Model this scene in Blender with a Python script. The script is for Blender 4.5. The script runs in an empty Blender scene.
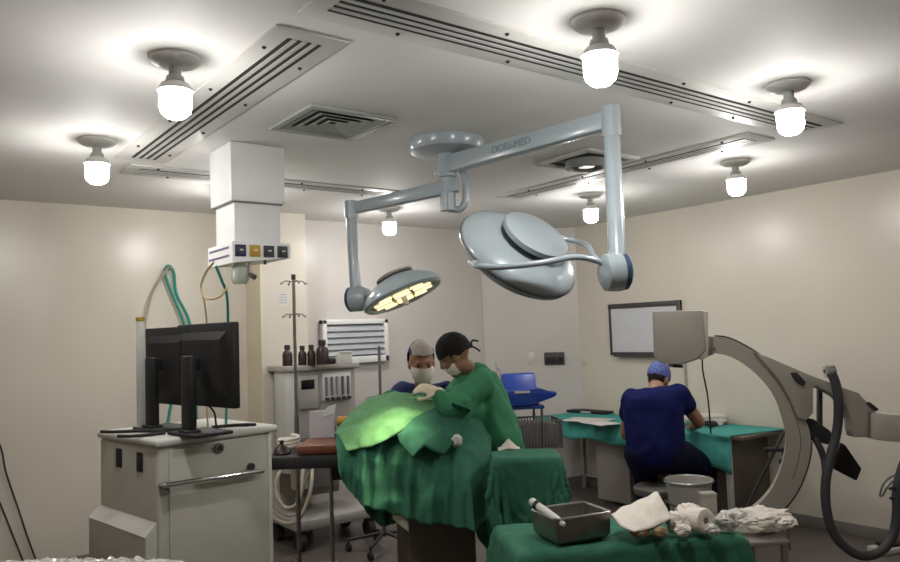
# settled shape of the draped instrument cloth: grid size and x, y, z of each point in millimetres
instrument_cloth_millimetres = (30, 38, [
2690,3208,746,2677,3214,757,2679,3213,780,2662,3211,793,2654,3194,806,2645,3201,819,2637,3211,832,2630,3200,843,2627,3201,862,2615,3183,862,2619,3167,848,2611,3150,848,2605,3129,844,2585,3120,842,2569,3103,843,2557,3084,845,2546,3066,849,2550,3047,859,2533,3032,864,2516,3030,864,
2511,3022,862,2497,3018,847,2494,3006,835,2502,2993,822,2486,2995,811,2466,2993,804,2451,2993,789,2445,2989,768,2451,2984,746,2467,2984,731,2479,2984,713,2477,2976,691,2472,2971,673,2476,2967,651,2477,2964,628,2474,2960,607,2477,2955,586,2471,2949,566,2485,2945,551,2696,3219,757,
2687,3201,765,2671,3197,778,2671,3202,799,2662,3205,820,2651,3191,833,2649,3206,845,2636,3210,859,2638,3188,866,2621,3184,869,2630,3164,864,2619,3145,864,2600,3132,863,2594,3111,859,2573,3102,864,2559,3085,865,2546,3067,863,2531,3052,867,2536,3036,881,2522,3020,881,2514,3007,868,
2492,3012,865,2493,2996,851,2497,2980,836,2478,2985,825,2467,2982,809,2453,2979,793,2450,2970,772,2463,2974,755,2466,2967,734,2474,2965,713,2487,2961,699,2485,2955,677,2478,2949,656,2476,2945,635,2471,2942,613,2467,2940,592,2478,2936,575,2475,2928,554,2699,3202,760,2692,3210,779,
2687,3190,787,2672,3187,801,2660,3186,820,2662,3191,842,2658,3196,853,2649,3202,871,2633,3196,883,2624,3181,888,2633,3161,882,2613,3150,882,2601,3131,881,2593,3113,877,2584,3092,877,2569,3077,876,2557,3058,876,2538,3051,884,2522,3036,887,2522,3018,896,2510,3002,887,2495,2999,878,
2492,2985,865,2487,2973,851,2471,2978,837,2459,2970,821,2453,2963,803,2462,2959,783,2474,2961,763,2482,2962,744,2484,2952,724,2478,2945,704,2477,2941,684,2473,2935,663,2467,2930,642,2465,2925,621,2471,2923,599,2473,2916,578,2488,2921,565,2712,3198,770,2695,3192,783,2690,3198,801,
2679,3186,809,2673,3194,828,2670,3178,844,2664,3183,862,2654,3192,879,2642,3185,891,2629,3180,904,2634,3160,902,2615,3149,900,2610,3127,899,2593,3113,899,2581,3094,898,2563,3082,898,2548,3065,896,2543,3043,899,2531,3026,898,2511,3019,908,2506,2999,906,2490,2991,895,2491,2974,882,
2476,2976,867,2465,2967,851,2459,2958,834,2468,2956,814,2479,2962,795,2484,2953,776,2479,2945,755,2474,2939,734,2468,2934,714,2466,2926,693,2469,2919,672,2476,2918,650,2482,2919,628,2487,2922,606,2488,2929,585,2496,2916,574,2701,3183,762,2701,3182,783,2699,3181,806,2689,3180,823,
2677,3179,837,2679,3190,856,2670,3177,872,2661,3180,889,2653,3185,906,2641,3170,916,2626,3162,921,2618,3148,922,2609,3128,922,2593,3112,920,2583,3092,920,2564,3080,921,2549,3063,919,2535,3046,918,2523,3028,917,2520,3005,918,2499,2999,919,2497,2981,908,2483,2973,897,2475,2962,880,
2466,2955,865,2474,2956,846,2483,2956,826,2478,2948,806,2472,2940,786,2469,2931,765,2471,2924,744,2477,2921,722,2482,2923,700,2485,2928,678,2489,2932,656,2494,2935,634,2499,2937,612,2505,2937,590,2508,2930,569,2713,3178,778,2696,3167,783,2697,3172,804,2687,3165,821,2686,3168,844,
2684,3171,862,2682,3179,883,2669,3179,902,2661,3177,919,2650,3174,934,2631,3163,942,2622,3145,942,2607,3129,943,2595,3111,941,2579,3095,941,2571,3074,939,2558,3056,936,2544,3038,934,2528,3022,933,2510,3009,935,2505,2987,934,2492,2972,923,2485,2961,910,2473,2953,896,2479,2953,877,
2484,2948,857,2477,2940,836,2475,2931,816,2479,2925,794,2484,2924,772,2488,2928,750,2492,2932,728,2497,2935,707,2502,2936,685,2507,2935,663,2512,2933,641,2516,2930,619,2515,2926,597,2521,2923,576,2709,3164,770,2709,3154,791,2699,3160,806,2703,3165,826,2693,3162,847,2687,3157,867,
2679,3160,887,2677,3167,909,2674,3175,928,2662,3174,951,2642,3160,958,2629,3141,957,2615,3124,960,2601,3106,959,2586,3089,959,2571,3072,958,2556,3055,956,2543,3037,955,2530,3018,954,2517,3000,951,2501,2985,949,2491,2968,939,2477,2954,925,2487,2949,906,2483,2941,887,2481,2931,866,
2487,2928,844,2492,2931,823,2497,2933,801,2501,2934,778,2506,2932,757,2510,2930,735,2513,2926,713,2515,2922,690,2516,2917,669,2516,2913,647,2516,2909,624,2516,2905,602,2513,2906,580,2724,3155,776,2712,3142,787,2708,3146,808,2701,3145,828,2698,3150,851,2704,3157,871,2699,3159,893,
2692,3162,914,2684,3157,933,2678,3161,956,2661,3145,960,2646,3127,960,2632,3109,960,2618,3091,960,2604,3074,962,2589,3057,961,2574,3041,961,2559,3023,961,2545,3005,961,2530,2987,961,2513,2972,964,2494,2954,958,2489,2940,938,2490,2931,916,2494,2931,894,2501,2933,872,2505,2929,850,
2506,2924,828,2505,2921,806,2503,2919,784,2501,2917,761,2500,2915,739,2499,2912,717,2498,2909,695,2496,2904,672,2496,2900,650,2497,2896,628,2499,2892,606,2511,2889,589,2741,3145,783,2731,3134,795,2725,3135,813,2723,3146,833,2719,3141,854,2714,3143,876,2711,3145,896,2705,3145,918,
2703,3152,939,2694,3147,958,2677,3129,962,2662,3112,961,2649,3094,965,2635,3077,964,2620,3060,962,2605,3043,961,2590,3026,961,2576,3009,961,2561,2991,961,2547,2974,960,2531,2957,965,2515,2941,962,2505,2927,944,2504,2923,921,2504,2918,899,2504,2913,877,2505,2910,855,2505,2907,832,
2505,2904,810,2506,2901,788,2506,2899,765,2506,2897,743,2507,2894,721,2507,2891,698,2507,2893,676,2509,2888,656,2508,2892,635,2515,2881,616,2520,2881,595,2744,3129,782,2743,3131,799,2739,3134,821,2731,3130,838,2737,3137,858,2734,3141,880,2727,3140,899,2725,3143,921,2717,3138,940,
2708,3132,959,2692,3116,961,2678,3099,961,2663,3082,960,2650,3065,963,2635,3047,962,2620,3030,961,2606,3013,960,2591,2996,960,2577,2979,963,2562,2962,963,2548,2946,960,2533,2929,960,2523,2919,944,2521,2916,922,2524,2919,900,2523,2919,878,2523,2917,855,2522,2916,833,2520,2915,810,
2519,2912,788,2519,2909,766,2521,2906,744,2523,2902,722,2526,2898,700,2527,2895,678,2525,2901,657,2528,2894,636,2526,2895,615,2533,2883,601,2756,3123,790,2742,3114,800,2745,3117,822,2749,3126,839,2742,3121,859,2738,3122,881,2740,3129,901,2731,3125,921,2733,3128,943,2722,3119,959,
2708,3103,961,2693,3086,960,2679,3069,961,2665,3052,961,2651,3034,961,2637,3017,961,2622,3000,960,2607,2983,960,2593,2966,960,2579,2949,962,2564,2932,962,2550,2916,960,2540,2905,945,2538,2905,922,2535,2902,900,2538,2905,878,2539,2904,855,2539,2903,833,2537,2904,811,2536,2905,789,
2536,2906,766,2535,2905,744,2541,2909,723,2543,2913,701,2544,2912,679,2545,2910,657,2549,2903,636,2548,2903,615,2546,2899,594,2769,3112,792,2757,3102,808,2764,3114,823,2757,3105,841,2759,3108,862,2760,3114,883,2755,3112,904,2747,3110,923,2747,3114,944,2738,3107,963,2724,3089,962,
2709,3073,961,2695,3056,960,2681,3039,960,2667,3021,960,2653,3003,961,2639,2986,963,2625,2969,960,2611,2952,960,2597,2935,961,2582,2918,961,2568,2901,960,2558,2891,945,2556,2891,922,2555,2891,900,2553,2889,878,2554,2890,855,2556,2892,834,2557,2893,811,2556,2894,789,2555,2895,767,
2555,2895,745,2555,2894,723,2552,2891,700,2563,2898,682,2567,2901,661,2564,2896,640,2569,2898,619,2568,2892,597,2780,3105,794,2773,3101,813,2778,3101,827,2774,3095,843,2772,3095,865,2779,3104,884,2771,3100,903,2766,3101,925,2763,3102,946,2754,3093,964,2739,3076,963,2725,3060,960,
2710,3043,960,2697,3026,960,2683,3008,960,2669,2991,963,2656,2973,964,2641,2956,964,2627,2939,960,2613,2922,960,2599,2906,961,2584,2889,960,2573,2878,945,2573,2879,923,2571,2878,901,2570,2878,878,2569,2877,856,2567,2876,834,2566,2876,812,2565,2876,789,2565,2877,767,2565,2879,745,
2568,2882,723,2572,2885,702,2567,2879,680,2576,2883,663,2580,2888,643,2576,2879,622,2583,2881,601,2780,3087,794,2784,3091,815,2781,3086,830,2792,3096,845,2787,3093,867,2784,3086,885,2788,3092,906,2782,3089,927,2777,3088,947,2768,3080,965,2754,3064,961,2740,3047,963,2726,3030,960,
2712,3013,960,2698,2996,960,2684,2979,963,2670,2962,962,2657,2944,961,2643,2927,960,2629,2910,960,2614,2893,961,2600,2876,960,2588,2865,945,2589,2867,923,2587,2867,901,2585,2866,879,2585,2866,856,2584,2866,834,2583,2865,812,2581,2864,790,2579,2863,768,2578,2863,746,2579,2864,724,
2584,2868,703,2586,2870,681,2579,2865,660,2590,2871,643,2596,2874,623,2593,2864,603,2795,3086,800,2792,3079,815,2798,3089,830,2796,3079,848,2801,3082,867,2802,3084,889,2795,3075,908,2798,3081,929,2792,3077,949,2783,3068,965,2769,3051,964,2755,3035,960,2741,3018,960,2727,3001,960,
2713,2984,960,2700,2966,960,2686,2949,962,2673,2931,961,2660,2913,960,2645,2896,960,2631,2880,961,2616,2864,960,2605,2853,945,2603,2853,923,2603,2854,901,2602,2854,879,2600,2853,857,2601,2855,835,2601,2856,812,2600,2858,790,2599,2858,768,2597,2854,747,2596,2851,725,2594,2849,703,
2600,2855,683,2594,2850,663,2595,2849,641,2603,2854,621,2615,2862,606,2808,3072,796,2807,3078,813,2806,3070,835,2814,3079,851,2811,3077,872,2809,3064,888,2813,3069,910,2807,3064,929,2810,3068,951,2799,3055,962,2785,3038,963,2772,3021,961,2759,3004,961,2745,2986,960,2731,2969,960,
2717,2952,960,2703,2935,960,2690,2918,960,2676,2900,960,2662,2883,961,2648,2867,961,2634,2850,961,2624,2840,944,2622,2841,922,2620,2841,900,2619,2841,878,2618,2842,857,2617,2842,834,2616,2841,813,2615,2842,790,2614,2843,768,2614,2845,747,2616,2848,725,2615,2848,703,2611,2840,683,
2610,2841,662,2617,2850,646,2619,2841,625,2620,2843,604,2826,3076,806,2818,3061,819,2823,3069,836,2820,3063,851,2819,3062,872,2827,3065,893,2824,3054,910,2826,3058,930,2823,3051,950,2816,3041,964,2802,3024,960,2789,3007,962,2776,2990,961,2761,2973,960,2747,2956,960,2733,2939,960,
2719,2922,960,2705,2905,960,2692,2888,960,2678,2871,960,2664,2854,961,2650,2837,961,2641,2828,944,2639,2828,922,2637,2828,900,2636,2830,878,2635,2830,856,2634,2830,834,2633,2831,813,2632,2833,791,2631,2833,768,2629,2833,747,2626,2831,725,2625,2833,703,2629,2839,683,2626,2839,661,
2623,2830,643,2633,2835,629,2638,2841,609,2830,3060,802,2833,3064,821,2828,3055,839,2837,3065,853,2833,3057,872,2832,3048,892,2839,3050,911,2837,3043,930,2841,3044,954,2827,3028,960,2816,3012,967,2804,2996,959,2790,2978,960,2777,2961,960,2763,2944,960,2749,2927,960,2735,2910,960,
2721,2893,960,2707,2876,961,2694,2859,961,2680,2842,961,2667,2825,960,2658,2816,943,2656,2815,922,2653,2816,900,2651,2816,878,2650,2817,856,2650,2818,834,2648,2818,813,2646,2818,791,2644,2817,769,2643,2818,747,2642,2819,725,2641,2821,703,2640,2822,681,2643,2831,661,2642,2836,640,
2637,2822,624,2637,2824,603,2847,3062,810,2840,3051,819,2834,3043,837,2847,3048,855,2852,3053,875,2851,3049,897,2848,3034,913,2856,3038,932,2851,3030,950,2842,3017,965,2830,3000,960,2819,2982,965,2807,2965,960,2793,2948,960,2779,2931,960,2765,2915,960,2751,2898,960,2737,2881,960,
2724,2864,960,2710,2846,961,2698,2829,961,2683,2811,960,2675,2803,943,2673,2803,921,2671,2803,899,2669,2803,878,2668,2804,856,2667,2805,834,2666,2806,812,2664,2808,791,2663,2810,769,2663,2811,747,2662,2814,725,2662,2816,704,2660,2817,682,2660,2820,660,2662,2823,639,2659,2819,618,
2654,2811,601,2853,3059,809,2847,3043,821,2853,3044,840,2853,3031,857,2860,3037,874,2867,3037,894,2869,3033,915,2866,3019,931,2871,3020,951,2861,3005,963,2848,2987,961,2836,2969,961,2823,2951,964,2810,2935,961,2795,2918,960,2781,2901,960,2768,2884,960,2754,2867,960,2741,2850,961,
2727,2833,961,2714,2815,962,2700,2798,960,2691,2790,942,2689,2790,921,2689,2792,899,2689,2794,877,2687,2794,855,2685,2795,834,2683,2796,812,2682,2797,790,2681,2798,769,2681,2800,747,2680,2802,725,2678,2803,703,2674,2805,682,2673,2805,660,2675,2807,638,2677,2806,619,2666,2795,604,
2860,3041,805,2866,3045,824,2865,3031,840,2868,3036,855,2872,3032,876,2870,3019,893,2878,3018,913,2885,3015,930,2884,3005,947,2878,2993,961,2865,2975,962,2852,2958,960,2839,2940,960,2825,2923,960,2811,2906,961,2798,2889,961,2785,2871,960,2771,2854,960,2757,2837,961,2743,2820,961,
2730,2803,962,2715,2785,960,2707,2778,941,2703,2777,920,2698,2776,899,2694,2775,878,2691,2776,856,2689,2777,834,2687,2777,812,2686,2778,791,2684,2779,769,2683,2780,747,2682,2781,725,2685,2787,704,2686,2789,683,2688,2797,663,2691,2799,642,2690,2791,623,2679,2780,608,2870,3044,811,
2868,3027,822,2879,3032,840,2879,3022,853,2877,3020,874,2889,3021,891,2891,3011,911,2891,3000,927,2902,2998,948,2894,2982,962,2880,2964,960,2867,2947,962,2853,2930,961,2840,2912,961,2827,2895,961,2813,2878,960,2799,2860,960,2786,2843,961,2773,2825,962,2760,2808,961,2746,2791,962,
2730,2771,960,2721,2764,939,2718,2763,919,2716,2768,898,2714,2771,876,2710,2774,855,2706,2777,834,2702,2778,812,2701,2777,790,2700,2771,769,2700,2773,748,2699,2780,727,2701,2780,706,2704,2787,686,2707,2791,664,2700,2782,650,2688,2775,633,2694,2765,615,2889,3046,818,2887,3034,826,
2886,3018,837,2893,3024,854,2892,3011,865,2895,3002,884,2903,2999,905,2911,2995,924,2913,2983,940,2914,2970,960,2898,2951,962,2885,2934,963,2871,2916,962,2857,2899,961,2843,2883,962,2829,2866,962,2816,2848,963,2803,2830,962,2790,2812,962,2778,2794,962,2766,2775,961,2748,2755,958,
2740,2754,933,2737,2756,912,2728,2761,893,2722,2754,874,2716,2754,853,2709,2756,833,2703,2761,812,2703,2764,790,2710,2766,771,2713,2767,750,2715,2768,728,2716,2771,707,2716,2773,686,2705,2776,669,2708,2769,649,2705,2767,627,2692,2751,622,2888,3036,810,2890,3019,815,2903,3019,833,
2905,3022,852,2911,3012,868,2909,2995,876,2919,2991,895,2922,2980,913,2925,2971,930,2924,2955,945,2908,2940,946,2898,2922,950,2885,2905,953,2872,2888,954,2858,2871,956,2844,2854,955,2831,2837,954,2819,2819,953,2805,2802,950,2794,2784,950,2779,2770,945,2768,2752,941,2754,2748,928,
2741,2742,912,2741,2747,891,2740,2752,870,2736,2756,849,2729,2758,828,2722,2758,808,2718,2763,788,2713,2755,769,2708,2753,748,2700,2756,728,2697,2758,707,2700,2760,685,2713,2758,670,2706,2757,654,2700,2751,635,2704,2745,615,2900,3037,796,2906,3025,807,2909,3018,826,2918,3018,844,
2919,3002,855,2927,2997,872,2932,2984,886,2938,2974,904,2928,2962,916,2924,2947,928,2912,2929,934,2899,2918,933,2882,2904,934,2875,2884,938,2857,2872,937,2846,2855,938,2832,2839,935,2818,2822,934,2810,2801,932,2794,2789,931,2785,2771,926,2775,2754,922,2763,2739,915,2757,2746,900,
2748,2737,884,2739,2732,866,2736,2738,845,2737,2743,824,2737,2749,803,2722,2746,788,2724,2749,767,2722,2751,746,2718,2752,725,2714,2750,707,2709,2744,687,2706,2742,666,2716,2747,651,2715,2749,631,2705,2733,622,2913,3045,794,2913,3031,807,2923,3025,824,2927,3008,833,2935,3004,851,
2936,2987,861,2945,2978,877,2936,2966,889,2926,2954,900,2927,2938,911,2909,2930,914,2895,2914,917,2888,2895,918,2876,2881,919,2863,2864,921,2851,2853,919,2841,2834,920,2830,2815,921,2815,2801,917,2804,2786,914,2794,2771,910,2777,2765,903,2768,2751,896,2764,2732,887,2755,2743,870,
2748,2738,855,2749,2723,839,2739,2723,820,2734,2728,799,2738,2737,779,2725,2733,765,2725,2738,746,2725,2738,726,2719,2732,707,2722,2732,686,2718,2733,669,2719,2736,650,2713,2731,632,2718,2730,611,2920,3036,792,2930,3034,804,2929,3017,810,2940,3011,823,2945,2997,837,2952,2985,851,
2944,2968,861,2927,2961,872,2937,2947,884,2926,2931,890,2907,2925,893,2897,2909,899,2883,2896,899,2872,2884,901,2867,2863,901,2850,2855,900,2845,2834,900,2829,2821,900,2814,2805,901,2807,2787,897,2790,2779,893,2787,2762,887,2775,2756,878,2765,2743,868,2763,2728,856,2760,2744,842,
2755,2735,828,2746,2731,809,2751,2720,792,2742,2716,773,2742,2728,755,2738,2722,738,2733,2726,719,2739,2739,702,2735,2729,685,2732,2716,668,2734,2725,649,2732,2726,628,2726,2716,620,2930,3038,777,2941,3026,787,2938,3009,796,2944,2996,808,2960,2991,821,2947,2978,832,2933,2966,843,
2934,2951,856,2941,2937,867,2921,2931,870,2909,2917,875,2893,2904,882,2890,2888,886,2875,2877,886,2869,2864,885,2860,2845,886,2841,2838,880,2834,2819,880,2820,2806,882,2811,2791,879,2793,2784,875,2791,2768,870,2779,2761,862,2781,2743,859,2769,2737,842,2766,2730,828,2762,2746,813,
2763,2727,801,2756,2735,782,2751,2727,764,2755,2715,746,2752,2728,734,2747,2734,715,2748,2723,696,2746,2732,678,2739,2731,658,2747,2714,647,2740,2711,628,2737,2720,611,2946,3032,771,2940,3017,776,2953,3007,785,2958,2993,801,2961,2978,806,2951,2967,820,2939,2955,828,2945,2944,840,
2933,2935,850,2926,2919,859,2909,2909,864,2905,2894,875,2887,2885,871,2883,2867,874,2865,2865,869,2863,2845,867,2850,2832,865,2831,2825,864,2826,2806,863,2808,2800,864,2802,2783,861,2785,2776,855,2786,2765,848,2783,2747,839,2785,2738,834,2784,2731,820,2779,2741,807,2769,2742,791,
2770,2730,776,2764,2725,757,2759,2733,739,2763,2718,725,2765,2732,711,2761,2732,693,2755,2733,673,2757,2726,653,2753,2730,633,2754,2716,624,2755,2715,611,2946,3026,758,2958,3019,773,2956,3000,775,2952,2984,786,2952,2965,796,2954,2958,810,2949,2945,815,2943,2929,827,2935,2921,838,
2927,2908,845,2919,2898,860,2907,2886,858,2895,2878,855,2890,2863,857,2877,2857,854,2858,2854,848,2842,2841,848,2836,2821,847,2819,2814,848,2817,2793,849,2795,2794,847,2788,2779,844,2779,2770,838,2780,2755,827,2796,2744,822,2794,2739,805,2788,2726,797,2789,2741,782,2777,2733,766,
2771,2739,750,2781,2730,733,2774,2732,714,2772,2717,704,2772,2729,690,2767,2719,674,2766,2720,653,2772,2727,635,2771,2721,617,2769,2721,604,2963,3028,749,2970,3014,762,2971,2997,773,2974,2980,784,2969,2962,795,2959,2944,797,2962,2935,815,2959,2933,834,2954,2918,847,2943,2908,858,
2933,2891,864,2917,2878,864,2908,2864,851,2896,2861,843,2884,2845,839,2868,2840,833,2848,2833,829,2829,2827,828,2825,2808,829,2808,2801,838,2803,2785,832,2786,2779,824,2792,2763,824,2783,2766,811,2794,2751,805,2804,2748,801,2798,2737,785,2787,2721,781,2796,2727,762,2787,2731,744,
2784,2747,733,2791,2734,718,2789,2727,699,2785,2716,685,2783,2724,669,2782,2710,653,2774,2706,634,2784,2710,619,2782,2707,604,
])
import bpy, bmesh, math, random
from mathutils import Vector as V, Matrix, noise
random.seed(7)
PI = math.pi
SC = bpy.context.scene
COL = SC.collection

# ------------------------------------------------------------------ camera
F_PX, PITCH, ROLL, YAW, CAM_H = 755.665, 0.066803, -0.035039, 0.650174, 1.61
FWD = V((math.sin(YAW)*math.cos(PITCH), math.cos(YAW)*math.cos(PITCH), math.sin(PITCH)))
_r = V((math.cos(YAW), -math.sin(YAW), 0)); _u = _r.cross(FWD)
RGT = _r*math.cos(ROLL) + _u*math.sin(ROLL)
UPV = -_r*math.sin(ROLL) + _u*math.cos(ROLL)
CAM = V((0, 0, CAM_H))
cam = bpy.data.objects.new('camera', bpy.data.cameras.new('camera'))
COL.objects.link(cam)
cam.data.sensor_width = 36; cam.data.lens = F_PX/900*36
cam.data.clip_start = 0.05
cam.matrix_world = Matrix((( RGT.x, UPV.x, -FWD.x, 0), (RGT.y, UPV.y, -FWD.y, 0), (RGT.z, UPV.z, -FWD.z, CAM_H), (0, 0, 0, 1)))
SC.camera = cam

# surveying helpers: turn a measured direction plus a depth or plane into a place in the room
def ray(x, y): return FWD*F_PX + RGT*(x-450) - UPV*(y-281)
def at(x, y, w): return CAM + ray(x, y)*(w/F_PX)
def onz(x, y, z): d = ray(x, y); return CAM + d*((z-CAM_H)/d.z)
def onX(x, y, X): d = ray(x, y); return CAM + d*(X/d.x)
def onY(x, y, Y): d = ray(x, y); return CAM + d*(Y/d.y)
SD = V((math.cos(YAW), -math.sin(YAW), 0)); WD = V((math.sin(YAW), math.cos(YAW), 0))
def sw(s, w, z): return SD*s + WD*w + V((0, 0, z))      # axes of the operating table
ZA = V((0, 0, 1))
def cvec(a, b, c): return (RGT*a + UPV*b - FWD*c).normalized()

# ------------------------------------------------------------------ materials
def mat(name, col, rough=0.5, metal=0.0, var=0.06, scale=8.0, bump=0.0, bscale=60.0, emit=None, estr=0, trans=0, coat=0, spec=0.5, alpha=None):
    m = bpy.data.materials.new(name); m.use_nodes = True
    nt = m.node_tree; b = nt.nodes['Principled BSDF']
    b.inputs['Roughness'].default_value = rough; b.inputs['Metallic'].default_value = metal
    b.inputs['Specular IOR Level'].default_value = spec
    tc = nt.nodes.new('ShaderNodeTexCoord'); nz = nt.nodes.new('ShaderNodeTexNoise')
    nz.inputs['Scale'].default_value = scale; nz.inputs['Detail'].default_value = 4
    nt.links.new(tc.outputs['Object'], nz.inputs['Vector'])
    rp = nt.nodes.new('ShaderNodeValToRGB')
    rp.color_ramp.elements[0].position = 0.3; rp.color_ramp.elements[1].position = 0.7
    rp.color_ramp.elements[0].color = tuple(c*(1-var) for c in col)+(1,)
    rp.color_ramp.elements[1].color = tuple(min(1, c*(1+var)) for c in col)+(1,)
    nt.links.new(nz.outputs['Fac'], rp.inputs['Fac']); nt.links.new(rp.outputs['Color'], b.inputs['Base Color'])
    if bump:
        n2 = nt.nodes.new('ShaderNodeTexNoise'); n2.inputs['Scale'].default_value = bscale
        nt.links.new(tc.outputs['Object'], n2.inputs['Vector'])
        bp = nt.nodes.new('ShaderNodeBump'); bp.inputs['Strength'].default_value = bump; bp.inputs['Distance'].default_value = 0.01
        nt.links.new(n2.outputs['Fac'], bp.inputs['Height']); nt.links.new(bp.outputs['Normal'], b.inputs['Normal'])
    if emit:
        b.inputs['Emission Color'].default_value = tuple(emit)+(1,); b.inputs['Emission Strength'].default_value = estr
    if trans: b.inputs['Transmission Weight'].default_value = trans
    if coat: b.inputs['Coat Weight'].default_value = coat; b.inputs['Coat Roughness'].default_value = 0.15
    if alpha is not None: b.inputs['Alpha'].default_value = alpha
    return m
M = {}
M['wall'] = mat('cream_gloss_paint', (.64, .59, .505), .30, var=.03, scale=1.2, bump=.05, bscale=25)
M['walldim'] = mat('bounce_dimmed_wall_paint', (.42, .38, .32), .45, var=.03)  # unseen walls, toned darker to cut the light they bounce
M['wallcool'] = mat('cool_paint_and_corner_shade', (.58, .545, .51), .34, var=.02, scale=1.2, bump=.05, bscale=25)
M['tan'] = mat('tan_gloss_paint', (.70, .62, .47), .42, var=.03, scale=2)
M['ceil'] = mat('matt_ceiling_paint', (.76, .745, .72), .7, var=.02, scale=1.0)
M['floor'] = mat('vinyl_floor', (.12, .10, .09), .35, var=.12, scale=14)
M['base'] = mat('grey_skirting', (.20, .18, .16), .5)
M['white'] = mat('white_enamel', (.75, .75, .74), .35, var=.02)
M['offwhite'] = mat('offwhite_plastic', (.62, .61, .58), .45, var=.03)
M['bluegrey'] = mat('blue_grey_enamel', (.345, .40, .43), .28, var=.02, coat=.3)
M['bluedark'] = mat('dark_blue_band', (.03, .06, .12), .4)
M['slot'] = mat('dark_slot', (.02, .018, .016), .8)
M['alu'] = mat('anodised_aluminium', (.50, .50, .48), .5, .3, var=.04)
M['ventgrey'] = mat('vent_grey_enamel', (.34, .36, .33), .5, var=.05)
M['steel'] = mat('brushed_steel', (.55, .54, .52), .28, .95, var=.08, scale=30)
M['dullsteel'] = mat('dull_steel', (.27, .25, .23), .38, .85, var=.1, scale=20)
M['chrome'] = mat('chrome', (.72, .72, .72), .1, 1.0, var=.02)
M['black'] = mat('black_plastic', (.006, .006, .007), .6, var=.1)
M['blackm'] = mat('matt_black', (.018, .017, .018), .7, var=.1)
M['screen'] = mat('dark_screen', (.01, .011, .013), .12)
M['cart'] = mat('grey_green_enamel', (.50, .49, .425), .42, var=.04)
M['carttop'] = mat('pale_laminate', (.58, .58, .54), .4, var=.04)
M['carm'] = mat('grey_beige_enamel', (.36, .335, .285), .45, var=.04)
M['carmlight'] = mat('light_beige_enamel', (.50, .47, .41), .45, var=.04)
M['hose'] = mat('dark_grey_hose', (.055, .055, .06), .55, var=.1)
M['greenhose'] = mat('green_hose', (.02, .26, .20), .45)
M['yellowhose'] = mat('pale_yellow_hose', (.62, .48, .27), .45)
M['creamhose'] = mat('cream_hose', (.38, .34, .26), .5, var=.05)
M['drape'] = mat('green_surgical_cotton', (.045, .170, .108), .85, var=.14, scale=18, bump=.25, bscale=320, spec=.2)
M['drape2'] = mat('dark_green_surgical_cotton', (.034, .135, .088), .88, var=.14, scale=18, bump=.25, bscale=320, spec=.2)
M['towel'] = mat('lamplit_green_surgical_cotton', (.12, .29, .13), .85, var=.10, scale=18, bump=.25, bscale=320, spec=.2)  # lighter green with the surgical lamp's yellow light put into the colour
M['gown'] = mat('green_gown_cotton', (.06, .25, .125), .85, var=.10, scale=10, bump=.2, bscale=320, spec=.2)
M['teal'] = mat('teal_cotton', (.075, .35, .31), .85, var=.1, scale=12, bump=.2, bscale=300, spec=.2)
M['scrub'] = mat('navy_blue_scrubs', (.008, .011, .082), .85, var=.12, scale=10, bump=.2, bscale=300, spec=.15)
M['scrubdark'] = mat('dark_navy_scrubs', (.007, .008, .035), .9, var=.1, spec=.15)
M['slate'] = mat('slate_blue_scrubs', (.03, .04, .12), .85, var=.1, spec=.2)
M['bluecap'] = mat('patterned_blue_cap', (.10, .13, .36), .85, var=.5, scale=60)
M['blackcap'] = mat('black_cap', (.012, .010, .010), .85, var=.2)
M['palecap'] = mat('pale_cap_cloth', (.46, .40, .37), .85)
M['skin'] = mat('brown_skin', (.34, .165, .095), .5, var=.08, scale=20)
M['skin2'] = mat('tan_skin', (.36, .19, .12), .5, var=.08, scale=20)
M['glove'] = mat('cream_latex', (.72, .62, .46), .45, var=.04)
M['mask'] = mat('white_mask_cloth', (.86, .77, .68), .85, var=.04)
M['hair'] = mat('black_hair', (.01, .008, .007), .7)
M['eye'] = mat('dark_eye', (.02, .012, .01), .2)
M['gauze'] = mat('white_gauze', (.80, .74, .66), .9, var=.06, scale=25, bump=.4, bscale=150, spec=.1)
M['gauzetan'] = mat('tan_stained_gauze', (.33, .24, .14), .9, var=.3, scale=22, bump=.3, bscale=150, spec=.1)
M['paper'] = mat('paper', (.66, .64, .60), .8, var=.02)
M['lilacpaper'] = mat('pale_lilac_paper', (.52, .48, .51), .8, var=.03)
M['brownpad'] = mat('brown_vinyl', (.17, .055, .025), .4, var=.1)
M['darkbrown'] = mat('dark_brown_plastic', (.028, .012, .010), .35, var=.2)
M['pedestal'] = mat('taupe_enamel', (.135, .11, .085), .45, var=.05)
M['cabinet'] = mat('brown_laminate', (.105, .083, .068), .5, var=.08, scale=6)
M['machine'] = mat('machine_grey', (.38, .36, .33), .45, var=.04)
M['machinedark'] = mat('machine_dark_grey', (.17, .16, .15), .5, var=.05)
M['blue'] = mat('blue_plastic', (.008, .045, .28), .4, var=.06)
M['board'] = mat('whiteboard_surface', (.60, .61, .63), .25, var=.01)
M['boardframe'] = mat('dark_grey_frame', (.05, .045, .045), .45)
M['navy'] = mat('navy_plastic', (.012, .016, .07), .4)
M['mustard'] = mat('mustard_plastic', (.42, .30, .03), .45)
M['charcoal'] = mat('charcoal_plastic', (.03, .03, .033), .45)
M['orange'] = mat('amber_plastic', (.62, .29, .03), .4)
M['redtext'] = mat('dark_label_ink', (.10, .08, .16), .6)
M['tealink'] = mat('teal_ink', (.17, .28, .28), .6)
M['clear'] = mat('cloudy_clear_plastic', (.60, .66, .58), .15, trans=.55, var=.03)
M['film'] = mat('crinkled_clear_film', (.78, .76, .72), .18, trans=.25, var=.05, scale=30, coat=.5)
M['bulb'] = mat('lit_bulb_glass', (1, 1, 1), .3, emit=(1.0, .975, .945), estr=52)
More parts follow.
